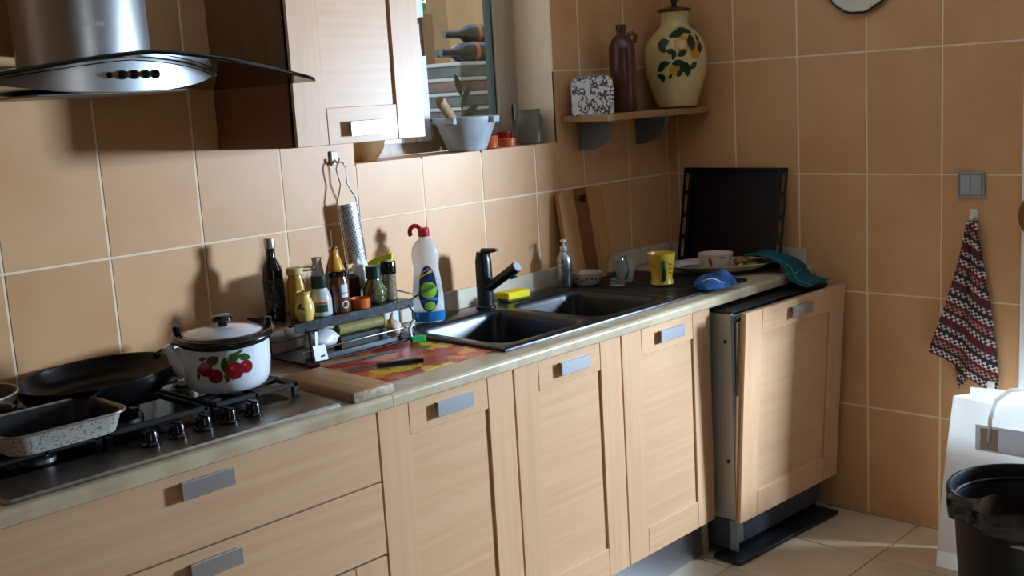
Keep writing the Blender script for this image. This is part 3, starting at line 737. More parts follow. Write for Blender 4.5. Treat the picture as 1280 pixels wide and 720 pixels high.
b = B(); b.box(RXa + .03, RXb - .01, RYa + .006, RYb - .006, .8775, .8795, .0006); b.box(RXa + .03, RXb - .01, RYa + .003, RYa + .006, .8775, .892, .0006); build('lower_shelf', b, mat('rack_grey_sheet', (70, 70, 74), .3, .5), t)
for k, (x_, s_) in enumerate(((RXa, -1), (RXb, 1))):
    b = B(); b.tube([(x_, RYa + .01, RZt - .004), (x_ + s_ * .022, RYa + .004, RZt + .006), (x_ + s_ * .026, (RYa + RYb) / 2, RZt + .012), (x_ + s_ * .022, RYb - .004, RZt + .006), (x_, RYb - .01, RZt - .004)], .003, 8); build('grip', b, chrome if k else rm, t)
ZR = RZt + .0002
darkglass = mat('dark_bottle_glass', (16, 14, 10), .08, coat=.5)
def lathed(root, name, prof, m, n=28, label=None, **k):
    b = B(); b.lathe(prof, n, **k); return build(name, b, m, root, label)
def rfun_of(prof):
    def f(z):
        for (r0, z0), (r1, z1) in zip(prof, prof[1:]):
            if min(z0, z1) <= z <= max(z0, z1) and abs(z1 - z0) > 1e-6: return r0 + (r1 - r0) * (z - z0) / (z1 - z0)
        return prof[len(prof) // 2][0]
    return f
def rectp(x0, x1, z0, z1, n=6): return [(x0 + (x1 - x0) * k / n, z0) for k in range(n + 1)] + [(x1 - (x1 - x0) * k / n, z1) for k in range(n + 1)]
def jar(name, label, cat, x_, y_, prof, m, lid=None, lab=None, z=ZR, inner=None, group='jars and bottles on the rack'):
    t = thing(name, label, cat, (x_, y_, z), group=group)
    lathed(t, 'vessel', prof, m)
    if inner: lathed(t, 'contents', inner[0], inner[1])
    if lid: lathed(t, 'lid', lid[0], lid[1])
    if lab:
        for (x0, x1, z0, z1, mm, da) in lab:
            b = B(); b.decal(rectp(x0, x1, z0, z1), rfun_of(prof), camang(x_, y_) + da, .0007, 4); build('paper_label', b, mm, t)
    return t
lab_dark = mat('dark_label', (30, 32, 38), .4, noise=((160, 160, 260), 2, .55, .65), col2=(120, 116, 96)); lab_white = mat('white_label', (206, 206, 204), .5, noise=((20, 20, 300), 2, .55, .62), col2=(120, 122, 130)); lab_green = mat('green_label', (24, 62, 44), .5); lab_red = mat('red_label', (186, 60, 48), .5)
vp = [(0, 0), (.0245, 0), (.0265, .003), (.0265, .120), (.0245, .135), (.014, .155), (.0122, .162), (.0122, .186), (.0, .186)]
jar('vinegar_bottle', 'dark vinegar bottle with silver screw cap at left of the rack', 'bottle', -1.893, -.112, vp, darkglass, ([(.0138, .183), (.0142, .185), (.0142, .2065), (.013, .209), (0, .209)], mat('silver_cap', (190, 190, 192), .3, .9)), [(-.034, .034, .03, .105, lab_dark, .1)])
amber = mat('amber_mustard', (176, 128, 44), .25, coat=.4)
jar('mustard_jar', 'slim amber glass jar with yellow lid behind the small yellow vase', 'jar', -1.857, -.160, [(0, 0), (.022, 0), (.0235, .003), (.0235, .085), (.020, .100), (.0175, .108), (.0175, .118), (0, .118)], amber, ([(.0195, .112), (.0215, .114), (.0215, .128), (.020, .130), (0, .130)], mat('ochre_lid', (188, 166, 100), .45)))
yv = [(0, 0), (.017, 0), (.0195, .002), (.0245, .018), (.0255, .030), (.0225, .046), (.0165, .060), (.0155, .066), (.019, .074), (.017, .075), (.0135, .066), (0, .060)]
t = jar('small_vase', 'little yellow ceramic vase with painted sprig at the rack front', 'vase', -1.872, -.2095, yv, mat('yellow_glaze', (214, 186, 96), .25, coat=.4))
b = B()
for u, v, L, W, a in ((-.006, .040, .02, .008, .9), (.003, .034, .014, .006, -.5), (-.011, .032, .012, .005, 1.6)): b.decal(leafp(u, v, L, W, a), rfun_of(yv), camang(-1.872, -.21) - .3, .0006)
build('sprig_print', b, mat('brown_print', (84, 56, 26), .4), t)
gl = [(0, 0), (.0265, 0), (.029, .003), (.029, .044), (.026, .056), (.0195, .070), (.0185, .078), (0, .078)]
powder = mat('pale_salt_jar', (186, 188, 186), .15, coat=.4)
dg = mat('dark_green_cap', (10, 44, 40), .35)
jar('spice_jar', 'white salt jar with dark green cap and red green label', 'jar', -1.806, -.189, gl, powder, ([(.0195, .072), (.0205, .074), (.0205, .103), (.019, .105), (0, .105)], dg), [(-.026, .018, .012, .032, lab_green, 0), (-.026, .018, .033, .038, lab_red, 0)])
cin = mat('cinnamon_jar', (96, 58, 36), .18, coat=.5)
bj = [(0, 0), (.024, 0), (.0262, .003), (.0262, .082), (.0235, .092), (.0225, .098), (0, .098)]
t = jar('spice_jar', 'tall brown spice jar with black lid and white side label', 'jar', -1.752, -.199, bj, cin, ([(.0235, .094), (.0245, .096), (.0245, .107), (.0225, .109), (0, .109)], blackplastic), [(.006, .026, .040, .075, lab_white, 0)])
b = B()
for k in range(20):
    a, a2 = 2 * PI * k / 20, 2 * PI * (k + 1) / 20
    P = [(r_ * math.cos(q) + .016, r_ * math.sin(q) + .022) for r_, q in ((.0075, a), (.0105, a), (.0105, a2), (.0075, a2))]
    b.decal(P, rfun_of(bj), camang(-1.752, -.2), .0007, 1)
build('ring_emblem', b, lab_white, t, label='white ring emblem')
ob = [(0, 0), (.028, 0), (.0305, .003), (.031, .020), (.0295, .070), (.026, .100), (.0165, .128), (.0125, .142), (.0135, .150), (.0135, .154), (0, .154)]
t = jar('oil_bottle', 'tall orange-yellow ceramic oil bottle with metal pourer', 'bottle', -1.703, -.125, ob, mat('orange_glaze', (204, 142, 44), .22, coat=.5))
b = B(); b.lathe([(.011, .1542), (.012, .158), (.008, .162), (0, .162)], 16); b.tube([(0, 0, .16), (0, 0, .182), (-.003, -.002, .205)], [.004, .0032, .0026], 10); build('pourer', b, chrome, t)
t = thing('terracotta_dish', 'small orange terracotta dish on the rack front edge', 'dish', (-1.695, -.212, ZR), group='small terracotta dishes')
lathed(t, 'bowl', [(0, 0), (.022, 0), (.0255, .003), (.027, .024), (.0275, .028), (.0255, .0285), (.0235, .024), (.022, .006), (0, .005)], terra)
bb = [(0, 0), (.024, 0), (.030, .006), (.0325, .022), (.030, .040), (.021, .056), (.018, .064), (.018, .072), (0, .072)]
herb = mat('herb_glass', (70, 72, 46), .10, coat=.8, noise=((120, 120, 120), 3, .4, .7), col2=(120, 118, 84))
jar('herb_jar', 'bulbous glass herb jar with dark green cap on the rack', 'jar', -1.617, -.178, bb, herb, ([(.0195, .066), (.021, .068), (.021, .098), (.019, .1005), (0, .1005)], dg))
jar('pepper_jar', 'straight glass pepper jar with wide black cap at rack right end', 'jar', -1.565, -.178, [(0, 0), (.019, 0), (.0205, .002), (.0205, .074), (0, .074)], mat('pepper_glass', (110, 96, 78), .12, coat=.8, noise=((200, 200, 200), 2, .4, .6), col2=(150, 134, 112)), ([(.0215, .071), (.0225, .073), (.0225, .103), (.021, .106), (0, .106)], blackplastic))
t = thing('pepper_mill', 'small dark wooden pepper mill with crank behind the round jar', 'mill', (-1.650, -.118, ZR), group='jars and bottles on the rack')
dkw = mat('dark_mill_wood', (60, 34, 24), .35)
b = B(); b.box(-.020, .020, -.020, .020, 0, .074, .004); build('body', b, dkw, t)
b = B(); b.lathe([(.014, .074), (.014, .082), (.006, .086), (.005, .094), (0, .094)], 16); b.tube([(0, 0, .092), (-.018, -.01, .093), (-.02, -.012, .098)], .003, 8); build('crank', b, chrome, t)
b = B(); b.lathe([(0, .098), (.0055, .099), (.0065, .110), (.004, .115), (0, .115)], 12, (-.02, -.012, 0)); build('crank_knob', b, dkw, t)
t = thing('glass_jar', 'open clear glass jar behind the green capped salt jar', 'jar', (-1.795, -.108, ZR), group='jars and bottles on the rack')
lathed(t, 'vessel', [(0, 0), (.030, 0), (.032, .004), (.033, .105), (.036, .112), (.036, .115), (.031, .112), (.030, .006), (0, .006)], glass_m)
t = thing('ceramic_flask', 'cream ceramic flask neck showing behind the orange oil bottle', 'bottle', (-1.740, -.096, ZR), group='jars and bottles on the rack')
lathed(t, 'vessel', [(0, 0), (.018, 0), (.020, .004), (.019, .08), (.015, .11), (.012, .125), (.014, .135), (.012, .136), (0, .13)], mat('cream_glaze', (206, 196, 180), .3))
# crumpled clear bag
def blob(root, name, m, c, r, amp, seed, n=22, mm=14, squash=(1, 1, 1)):
    rnd = random.Random(seed); ph = [(rnd.uniform(0, 6.28), rnd.uniform(2, 6), rnd.uniform(2, 6)) for _ in range(6)]
    loops = []
    for i in range(mm + 1):
        th = PI * i / mm; L = []
        for j in range(n):
            p = 2 * PI * j / n; k = 1 + amp * sum(math.sin(a + q * th + round(s) * p) for a, q, s in ph) / 3
            L.append((c[0] + squash[0] * r * k * max(math.sin(th), 1e-3) * math.cos(p), c[1] + squash[1] * r * k * max(math.sin(th), 1e-3) * math.sin(p), c[2] - squash[2] * r * k * math.cos(th)))
        loops.append(L)
    b = B(); b.loft(loops); return build(name, b, m, root, sharp=60)
filmy = mat('cloudy_film', (226, 230, 232), .2, coat=.6)
t = thing('plastic_bag', 'crumpled cloudy plastic bag behind the jars on the rack', 'bag', (-1.600, -.100, ZR))
blob(t, 'film', filmy, (0, 0, .060), .036, .12, 5, squash=(.8, .5, 1.45))
# lower tier
ZL = .8798
t = thing('white_pouch', 'crumpled white plastic pouch on the lower rack tier', 'pouch', (-1.790, -.160, ZL)); blob(t, 'film', mat('white_film', (210, 212, 214), .35), (0, 0, .034), .034, .12, 3, squash=(1.5, 1.0, .85))
t = thing('film_roll', 'cling film roll with yellow core lying on the lower tier', 'roll', (-1.665, -.178, ZL), -.05)
b = B(); b.tube([(-.085, 0, .052), (.062, 0, .052)], .015, 20); build('film', b, mat('cling_film', (150, 136, 84), .2, coat=.5), t)
b = B(); b.tube([(.0622, 0, .052), (.068, 0, .052)], .0165, 20); build('core', b, mat('yellow_core', (206, 178, 70), .5), t)
b = B(); b.box(-.09, .066, -.018, .018, .0, .0365, .003); build('carton', b, mat('dark_carton', (40, 44, 40), .5), t)
t = thing('garlic_bulb', 'pink white garlic bulb on the lower rack tier by the sink', 'garlic', (-1.566, -.178, ZL))
blob(t, 'bulb', mat('garlic_skin', (206, 176, 158), .6), (0, 0, .024), .026, .05, 9, squash=(1, 1, .9)); b = B(); b.tube([(0, 0, .044), (.002, 0, .058), (.006, 0, .066)], [.008, .004, .003], 8); build('stem', b, mat('garlic_stem', (190, 140, 110), .7), t)
t = thing('scouring_pad', 'teal scouring pad tucked under the rack top shelf', 'pad', (-1.600, -.120, ZL)); b = B(); b.box(-.03, .03, -.014, .014, 0, .065, .004); build('pad', b, mat('teal_pad', (24, 132, 140), .9), t)
t = thing('glass_bowl', 'shallow glass bowl with green rim on the lower rack tier', 'bowl', (-1.725, -.105, ZL)); lathed(t, 'bowl', [(0, 0), (.022, 0), (.034, .014), (.038, .022), (.036, .022), (.03, .012), (0, .004)], glass_m)
b = B(); b.tube([(.037 * math.cos(k * PI / 14), .037 * math.sin(k * PI / 14), .022) for k in range(28)], .002, 6, True); build('rim', b, mat('green_rim', (40, 110, 60), .3), t)
t = thing('paper_tag', 'white paper price tag hanging from the rack front', 'tag', (-1.862, -.2475, .885), .12)
b = B(); b.prism([(-.020, .0), (.024, -.004), (.016, .036), (-.026, .040)], -.0006, .0006, M=RX(PI / 2)); build('card', b, mat('tag_card', (222, 224, 230), .6), t, smooth=False)
b = B(); b.prism([(-.016, .036), (-.006, .036), (-.006, .074), (-.014, .074)], -.0003, .0003, M=RX(PI / 2)); build('strap', b, mat('tag_card', (222, 224, 230), .6), t, smooth=False)
b = B()
for k in range(9): b.box(.004 + k * .0017 - .006, .0048 + k * .0017 - .006, -.0011, -.0007, .006, .011)
build('barcode', b, blackplastic, t, smooth=False)
t = thing('bag_clip', 'green and white plastic bag clip at the placemat corner', 'clip', (-1.548, -.262, MZ + .0006), -.4)
b = B(); b.box(-.022, .022, -.008, .008, 0, .020, .004); build('jaw', b, mat('clip_green', (40, 150, 84), .35), t)
b = B(); b.tube([(-.018, .0, .018), (-.022, 0, .040), (-.012, 0, .058), (-.006, 0, .064)], [.004, .005, .005, .004], 10); build('lever', b, white_pl, t)

# spray bottle and dish soap
t = thing('spray_bottle', 'white spray bottle with yellow trigger head against the wall', 'bottle', (-1.475, -.050, ZS - .0104))
b = B(); b.loft([rr(0, 0, .032, .020, .014, 0), rr(0, 0, .034, .022, .016, .004), rr(0, 0, .034, .022, .016, .11), rr(0, 0, .024, .018, .014, .145), rr(0, 0, .013, .013, .012, .168), rr(0, 0, .013, .013, .012, .185)], True, True); build('bottle', b, mat('spray_white', (200, 214, 226), .3), t)
yel = mat('lime_yellow_plastic', (214, 222, 20), .35)
b = B(); b.prism([(-.046, .186), (.016, .186), (.026, .200), (.030, .226), (-.004, .222), (-.040, .206)], -.011, .011, M=RZ(-.9) @ RX(PI / 2)); hd = build('spray_head', b, yel, t)
b = B(); b.tube([(-.016, .02, .188), (-.024, .03, .172), (-.028, .035, .156)], .0045, 8); build('trigger', b, yel, hd)
SXb, SYb = -1.352, -.096
t = thing('dish_soap', 'clear dish soap bottle with red cap and lime label beside the sink', 'bottle', (SXb, SYb, ZS))
ca = camang(SXb, SYb); rzs = ca + PI / 2
sp_ = [(.0, 0), (.040, 0), (.044, .004), (.0455, .03), (.045, .08), (.040, .130), (.036, .160), (.0395, .185), (.0405, .200), (.036, .222), (.024, .238), (.015, .245), (.0145, .258), (0, .258)]
t.rotation_euler = (0, 0, rzs)
SYS = .62
b = B(); b.lathe(sp_, 40, sy=SYS); build('bottle', b, mat('clear_bottle', (236, 240, 244), .10, trans=.62, ior=1.15, coat=.3), t)
b = B(); b.lathe([(0, .001), (.0448, .003), (.0463, .012), (.0464, .032), (0, .032)], 40, sy=SYS); build('liquid', b, mat('blue_liquid', (36, 110, 170), .15, coat=.4), t, label='blue soap left in the bottom')
redp = mat('red_plastic', (176, 22, 34), .3, coat=.3)
b = B(); b.lathe([(.0165, .252), (.0168, .254), (.0168, .274), (.013, .278), (0, .278)], 24); cp = build('cap', b, redp, t)
b = B(); b.tube([(-.024 + .016 * math.cos(a), 0, .266 + .018 * math.sin(a)) for a in [math.radians(0 + 18 * k) for k in range(13)]], [.0068] * 13, 10); build('cap_loop', b, redp, cp)
rf = rfun_of(sp_)
def oval_lab(n=30): return [(.033 * math.cos(2 * PI * k / n) * (1 if math.sin(2 * PI * k / n) < 0 else .82) + .002, .100 + .068 * math.sin(2 * PI * k / n)) for k in range(n)]
b = B(); b.decal(oval_lab(), rf, -PI / 2, .0008, 6, (1, SYS)); build('label_ground', b, mat('navy_label', (26, 48, 92), .3), t, label='navy oval label')
def sdec(name, polys, m, off):
    b = B()
    for P in polys: b.decal(P, rf, -PI / 2, off, 3, (1, SYS))
    build(name, b, m, t)
sdec('label_lime', [circ(.003, .096, .025, 22), circ(.004, .050, .017, 18, .8)], mat('lime_print', (150, 200, 70), .3), .0013)
sdec('label_band', [[(-.024, .128), (.018, .148), (.013, .157), (-.020, .140)]], mat('yellow_print', (226, 190, 80), .3), .0013)
sdec('label_band', [[(-.020, .141), (.012, .157), (.004, .163), (-.014, .152)]], mat('pink_print', (206, 140, 190), .3), .0013)
sdec('label_wave', [[(-.026, .062), (0, .068), (.028, .064), (.028, .074), (0, .074), (-.026, .068)]], mat('blue_print', (70, 130, 190), .3), .0011)
tv, tf = text_mesh('Svelto', .0235)
b = B()
def sm(u, v):
    c_, s_ = math.cos(.42), math.sin(.42); u, v = u * c_ - v * s_ + .003, u * s_ + v * c_ + .102
    r_ = rf(v) + .0020; a = -PI / 2 + u / r_
    return (r_ * math.cos(a), SYS * r_ * math.sin(a) - .0004, v)
b.add([sm(u, v) for u, v in tv], tf); build('lettering', b, mat('dark_green_print', (14, 60, 40), .4), t, smooth=False)

# grater on wall hook
t = thing('wall_hook', 'white adhesive wall hook holding the grater', 'hook', (-1.583, -.0012, 1.352), group='white adhesive hooks')
b = B(); b.box(-.012, .012, -.007, 0, .0, .040, .003); build('plate', b, mat('hook_cream', (224, 214, 196), .4), t); b = B(); b.tube([(0, -.006, .014), (0, -.020, .006), (0, -.026, .010), (0, -.028, .020)], .004, 8); build('prong', b, mat('hook_cream', (224, 214, 196), .4), t)
t = thing('grater', 'steel hand grater hanging on the wall hook above the jars', 'grater', (-1.583, -.030, 1.362), rot=(0, math.radians(-5.5), -.25))
gw, g0, g1 = .029, -.117, -.285
b = B()
for s_ in (-1, 1):
    b.tube([(0, 0, 0), (s_ * .008, 0, -.004), (s_ * .015, 0, -.018), (s_ * .010, 0, -.062), (s_ * .020, 0, -.088), (s_ * gw, 0, -.105), (s_ * gw, 0, g1)], .0022, 8)
b.tube([(-gw, 0, g1), (gw, 0, g1)], .0022, 8); build('wire_frame', b, chrome, t)
b = B(); b.grid(lambda u, v: (gw * math.cos(PI * u), -.018 * math.sin(PI * u), g0 + (g1 - g0) * v), 14, 4, .0008); gs = build('grating_sheet', b, steel, t)
b = B(); n_ = 0
for i in range(7):
    for j in range(22):
        u = (i + 1.0 + (.5 if j % 2 else 0)) / 8.5; z_ = g0 - .010 + (g1 - g0 + .018) * j / 21; a = PI * u
        p = Vector((gw * math.cos(a), -.018 * math.sin(a), z_)); n2 = Vector((math.cos(a) / gw, -math.sin(a) / .018, 0)).normalized(); tt = Vector((-n2.y, n2.x, 0))
        b.add([p + tt * .0020 + n2 * .0003, p + n2 * .0003 + Vector((0, 0, .0026)), p - tt * .0020 + n2 * .0003, p + n2 * .0003 - Vector((0, 0, .0026)), p + n2 * .0022], [(0, 1, 4), (1, 2, 4), (2, 3, 4), (3, 0, 4)])
build('teeth', b, mat('teeth_dark', (40, 44, 48), .3, .8), gs, kind='stuff', smooth=False)

# ------------------------------------------------------------------ window sill things
ZI = WZ0 + .0006
t = thing('clay_bowl', 'brown clay bowl on the sill half hidden by the wall cabinet', 'bowl', (-1.418, .072, ZI))
lathed(t, 'bowl', [(0, 0), (.038, 0), (.042, .003), (.062, .032), (.070, .062), (.072, .074), (.068, .074), (.058, .034), (.036, .007), (0, .006)], mat('clay_brown', (168, 122, 78), .5, noise=((14, 14, 14), 4, .3, .7), col2=(140, 96, 58)), 36)
MX, MY = -1.012, .048
t = thing('stone_mortar', 'grey white marble mortar standing on the window sill', 'mortar', (MX, MY, ZI), .3)
marb = mat('grey_marble', (176, 180, 184), .5, noise=((18, 18, 18), 6, .3, .7), col2=(142, 148, 154))
b = B(); b.lathe([(0, 0), (.056, 0), (.062, .004), (.072, .030), (.092, .080), (.097, .094), (.098, .106), (.088, .107), (.080, .085), (.05, .03), (0, .022)], 40); build('bowl', b, marb, t)
for a in range(4):
    b = B(); b.box(.088, .112, -.020, .020, .086, .1072, .003, M=RZ(a * PI / 2)); build('lug', b, marb, t)
t = thing('pestle', 'turned wooden pestle resting in the marble mortar', 'pestle', (MX, MY, ZI))
pw = mat('pestle_wood', (168, 140, 108), .6, noise=((30, 30, 30), 3, .3, .7), col2=(140, 108, 78))
A_ = Vector((-.006, -.004, .040)); E_ = Vector((-.150, -.046, .163))
ds = [0, .25, .45, .60, .64, .72, .8, .88, .95, 1.0]; rs = [.018, .017, .014, .013, .0155, .0165, .015, .0165, .0185, .015]
b = B(); b.tube([A_ + (E_ - A_) * d for d in ds], rs, 16); build('shaft', b, pw, t)
b = B(); b.tube([A_ + (E_ - A_) * 1.0003, A_ + (E_ - A_) * 1.012], [.015, .012], 16); build('tip', b, mat('pestle_dark', (110, 78, 52), .6), t)
def ramekin(x_, y_, z_, r_, h_, m, label, group='small terracotta dishes'):
    t = thing('terracotta_dish', label, 'dish', (x_, y_, z_), group=group)
    lathed(t, 'bowl', [(0, 0), (r_ * .84, 0), (r_ * .92, .003), (r_ * .96, h_ * .85), (r_, h_ * .9), (r_, h_), (r_ * .9, h_), (r_ * .84, h_ * .85), (r_ * .8, .005), (0, .004)], m); return t
ramekin(-.905, .052, ZI, .029, .040, terra, 'taller orange terracotta dish on the sill right of the mortar')
ramekin(-.820, .055, ZI, .030, .026, terra, 'lower orange terracotta dish on the sill near the glass jar')
ramekin(-.772, .112, ZI, .027, .046, redterra, 'dark red glazed dish at the back of the sill')
t = thing('preserving_jar', 'empty dusty glass jar at the right end of the window sill', 'jar', (-.700, .058, ZI))
dg_ = mat('dusty_glass', (170, 160, 140), .25, trans=.75, ior=1.2)
lathed(t, 'vessel', [(0, 0), (.042, 0), (.0455, .004), (.0455, .086), (.040, .098), (.036, .103), (.036, .112), (.0335, .112), (.0335, .101), (.042, .086), (.042, .006), (0, .005)], dg_, 32)
b = B(); b.tube([(.037 * math.cos(k * PI / 16), .037 * math.sin(k * PI / 16), .113) for k in range(32)], .0026, 8, True); build('rim', b, dg_, t)

# ------------------------------------------------------------------ corner shelf
t = thing('corner_shelf', 'beech shelf on two grey brackets in the corner', 'shelf', (0, 0, 1.4125))
ZH = 1.436
b = B(); b.box(-.606, -.003, -.200, -.001, .0, .0232, .003); build('board', b, mat('shelf_beech', (150, 108, 66), .45, noise=((3, 60, 60), 4, .25, .8), col2=(168, 124, 80)), t)
gb_ = mat('grey_bracket', (112, 116, 120), .5)
for x_ in (-.505, -.185):
    b = B(); P = [(-.001, -.0005), (-.135, -.0005)]
    for k in range(9):
        a = PI / 2 * k / 8; P.append((-.001 - .020 - .114 * math.cos(a) * 1.0, -.001 - .006 - .092 * math.sin(a)))
    P.append((-.001, -.099))
    b.loft([[(x_ - .011, y_, z_) for y_, z_ in P], [(x_ + .011, y_, z_) for y_, z_ in P]], True, True); build('bracket', b, gb_, t)
ZH2 = 1.4125 + .0236
t = thing('patterned_tin', 'white tin box with purple toile print on the corner shelf', 'tin', (-.545, -.090, ZH2), -.80)
b = B(); P = [(p[0], p[1]) for p in rr(0, 0, .062, .062, .022, 0)]
pr = [(-.070, .004), (-.070, .1), (-.064, .116), (-.050, .126), (.050, .126), (.064, .116), (.070, .1), (.070, .004), (.066, 0), (-.066, 0)]
b.loft([[(x_, y_, z_) for x_, z_ in pr] for y_ in (-.034, .034)], True, True); tb = build('box', b, tin_m, t)
b = B(); b.box(-.046, .046, -.030, .030, .1262, .130, .002); build('lid', b, mat('tin_lid', (150, 140, 120), .5), t)
t = thing('stoneware_bottle', 'brown stoneware bottle with loop handle on the corner shelf', 'bottle', (-.385, -.100, ZH2))
stn = mat('brown_stoneware', (84, 48, 32), .3, coat=.3, noise=((10, 10, 10), 3, .3, .7), col2=(70, 38, 26))
lathed(t, 'body', [(0, 0), (.044, 0), (.046, .004), (.046, .210), (.043, .232), (.030, .254), (.0165, .264), (.0150, .270), (.0165, .278), (.0185, .284), (.0185, .296), (.014, .297), (0, .290)], stn, 36)
b = B(); ha = math.atan2(-.726, .685); hd_ = Vector((math.cos(ha), math.sin(ha), 0))
b.tube([hd_ * .022 + Vector((0, 0, .262)), hd_ * .040 + Vector((0, 0, .268)), hd_ * .050 + Vector((0, 0, .256)), hd_ * .044 + Vector((0, 0, .232))], .0075, 10); build('loop_handle', b, stn, t)
VX, VY = -.122, -.138
t = thing('lemon_vase', 'cream ceramic lidded vase painted with lemons on the corner shelf', 'vase', (VX, VY, ZH2))
vpz = [(0, 0), (.066, 0), (.070, .004), (.078, .030), (.092, .070), (.106, .120), (.1115, .165), (.109, .205), (.098, .240), (.076, .268), (.056, .284), (.050, .296), (.0495, .325), (.053, .337), (.050, .340), (0, .338)]
vf = rfun_of(vpz)
cream = mat('cream_vase_glaze', (208, 186, 132), .22, coat=.4, noise=((7, 7, 7), 3, .45, .75), col2=(196, 158, 92))
lathed(t, 'body', vpz, cream, 48)
lathed(t, 'lid', [(.050, .3405), (.060, .341), (.062, .346), (.050, .352), (.018, .358), (.009, .362), (.011, .372), (.013, .380), (.008, .388), (0, .389)], mat('dark_green_glaze', (24, 40, 28), .25, coat=.4), 36, label='dark green lid')
lathed(t, 'foot_ring', [(.0665, -.0002), (.072, .0005), (.0715, .006), (.069, .006)], mat('dark_green_glaze', (24, 40, 28), .25), 40)
va = camang(VX, VY)
b = B()
for u, v, r_, s_ in ((.016, .222, .026, .85), (.060, .200, .022, 1.2), (-.010, .132, .018, .8)):
    b = B(); b.decal(circ(u * 1.12 + .008, v, r_ * 1.25, 20, s_), vf, va, .0007, 4); build('lemon_print', b, mat('lemon_print', (196, 136, 40), .25, coat=.3), t, label='yellow lemon print')
b = B()
for u, v, L, W, a in ((-.045, .225, .036, .024, .3), (-.05, .21, .032, .02, -1.0), (.0, .253, .05, .022, .35), (.025, .262, .05, .014, -.3), (.046, .222, .048, .026, 1.75), (-.020, .196, .030, .016, -.3), (-.012, .184, .026, .012, 1.2), (.014, .190, .032, .018, .5), (.080, .205, .03, .02, 1.4), (.072, .235, .024, .012, -1.0),
                      (-.045, .158, .034, .018, .2), (-.055, .146, .028, .016, .6), (.000, .160, .036, .018, .1), (.018, .145, .034, .022, .9), (.030, .136, .036, .020, 1.5), (.004, .128, .026, .014, 1.0), (.052, .150, .028, .016, .8), (-.056, .120, .028, .014, -.2), (-.05, .112, .02, .012, 1.4), (-.026, .118, .016, .01, 1.2)):
    b.decal(leafp(.008 + u * 1.12 , .185 + (v - .185) * 1.10, L * 1.3, W * 1.3, a), vf, va, .0012)
build('leaf_print', b, mat('vase_leaf_print', (30, 52, 30), .3), t, label='dark green leaf print')

# ------------------------------------------------------------------ right end of the worktop
ZK = ZS - .0028      # drainer floor
pump = thing('pump_bottle', 'silver aluminium pump bottle beside the leaning chopping board', 'bottle', (-.726, -.085, ZS))
alu = mat('silver_bottle', (176, 176, 178), .3, .85, noise=((30, 30, 90), 2, .45, .6), col2=(140, 140, 144))
lathed(pump, 'bottle', [(0, 0), (.0245, 0), (.0262, .003), (.0262, .085), (.024, .100), (.015, .114), (.012, .118), (.012, .124), (0, .124)], alu)
b = B(); b.lathe([(.0125, .122), (.0125, .134), (.006, .137), (.006, .148), (.010, .150), (.010, .158), (0, .159)], 18); b.tube([(0, 0, .154), (-.014, -.014, .153), (-.020, -.020, .149)], .004, 8); build('pump_head', b, mat('pump_white', (206, 206, 202), .35), pump)
b = B()
for z0, x1 in ((.070, .012), (.060, .016), (.054, .008)): b.decal(rectp(-.008, x1, z0, z0 + .002), rfun_of([(.0262, 0), (.0262, .1)]), camang(-.726, -.085), .0006, 2)
build('label_lines', b, mat('label_grey_print', (80, 80, 84), .5), pump)
t = thing('dish', 'shallow white pottery dish with dark rim pattern by the sink', 'dish', (-.648, -.115, ZK))
lathed(t, 'bowl', [(0, 0), (.036, 0), (.042, .004), (.052, .030), (.0545, .042), (.051, .042), (.046, .028), (.034, .007), (0, .006)], mat('dish_white', (196, 184, 166), .3, coat=.3), 36)
b = B(); dr = rfun_of([(.042, .004), (.052, .030), (.0545, .042)])
rnd = random.Random(4)
for k in range(18):
    a = 2 * PI * k / 18; b.decal(leafp(0, .020 + rnd.uniform(-.004, .006), .014, .006, rnd.uniform(-1, 1)), dr, a, .0006, 2)
build('leaf_band', b, mat('grey_print', (60, 64, 60), .4), t)
t = thing('glass_tumbler', 'clear rounded glass tumbler drying on the sink drainer', 'glass', (-.628, -.232, ZK))
lathed(t, 'vessel', [(0, 0), (.022, 0), (.026, .002), (.027, .012), (.030, .018), (.037, .040), (.038, .056), (.034, .080), (.029, .100), (.0272, .100), (.0322, .080), (.0362, .056), (.035, .040), (.026, .021), (0, .019)], glass_m, 36)
t = thing('plastic_cup', 'crumpled milky plastic cup behind the glass tumbler', 'cup', (-.545, -.195, ZK + .001), rot=(.06, .10, 0))
lathed(t, 'cup', [(0, 0), (.026, 0), (.028, .003), (.034, .050), (.036, .070), (.034, .070), (.031, .048), (.025, .004), (0, .003)], mat('milky_plastic', (190, 186, 178), .3, trans=.2), 14)
gx, gy_ = -.552, -.357
t = thing('yellow_mug', 'yellow ceramic mug with green stripe handle on the drainer', 'mug', (gx, gy_, ZK + .0025))
mp_ = [(0, 0), (.034, 0), (.039, .003), (.037, .012), (.0335, .022), (.037, .050), (.043, .080), (.0465, .104), (.0445, .104), (.040, .080), (.034, .05), (.030, .024), (0, .012)]
ym = mat('yellow_mug_glaze', (214, 172, 56), .28, coat=.4)
lathed(t, 'body', mp_, ym, 40)
ma = camang(gx, gy_) + .12; md = Vector((math.cos(ma), math.sin(ma), 0))
b = B(); b.tube([md * .038 + Vector((0, 0, .078)), md * .058 + Vector((0, 0, .080)), md * .064 + Vector((0, 0, .060)), md * .054 + Vector((0, 0, .030)), md * .034 + Vector((0, 0, .018))], [.007, .008, .0085, .008, .007], 12); build('mug_handle', b, mat('green_handle_glaze', (36, 70, 34), .3, coat=.3), t, label='dark green handle')
b = B()
for u, v in ((.030, .070), (.034, .055), (.032, .040), (-.030, .066)): b.decal(leafp(u, v, .022, .005, -.3), rfun_of(mp_[2:8]), camang(gx, gy_), .0006, 2)
build('stripe_print', b, mat('brown_stripe_print', (120, 80, 30), .4), t)
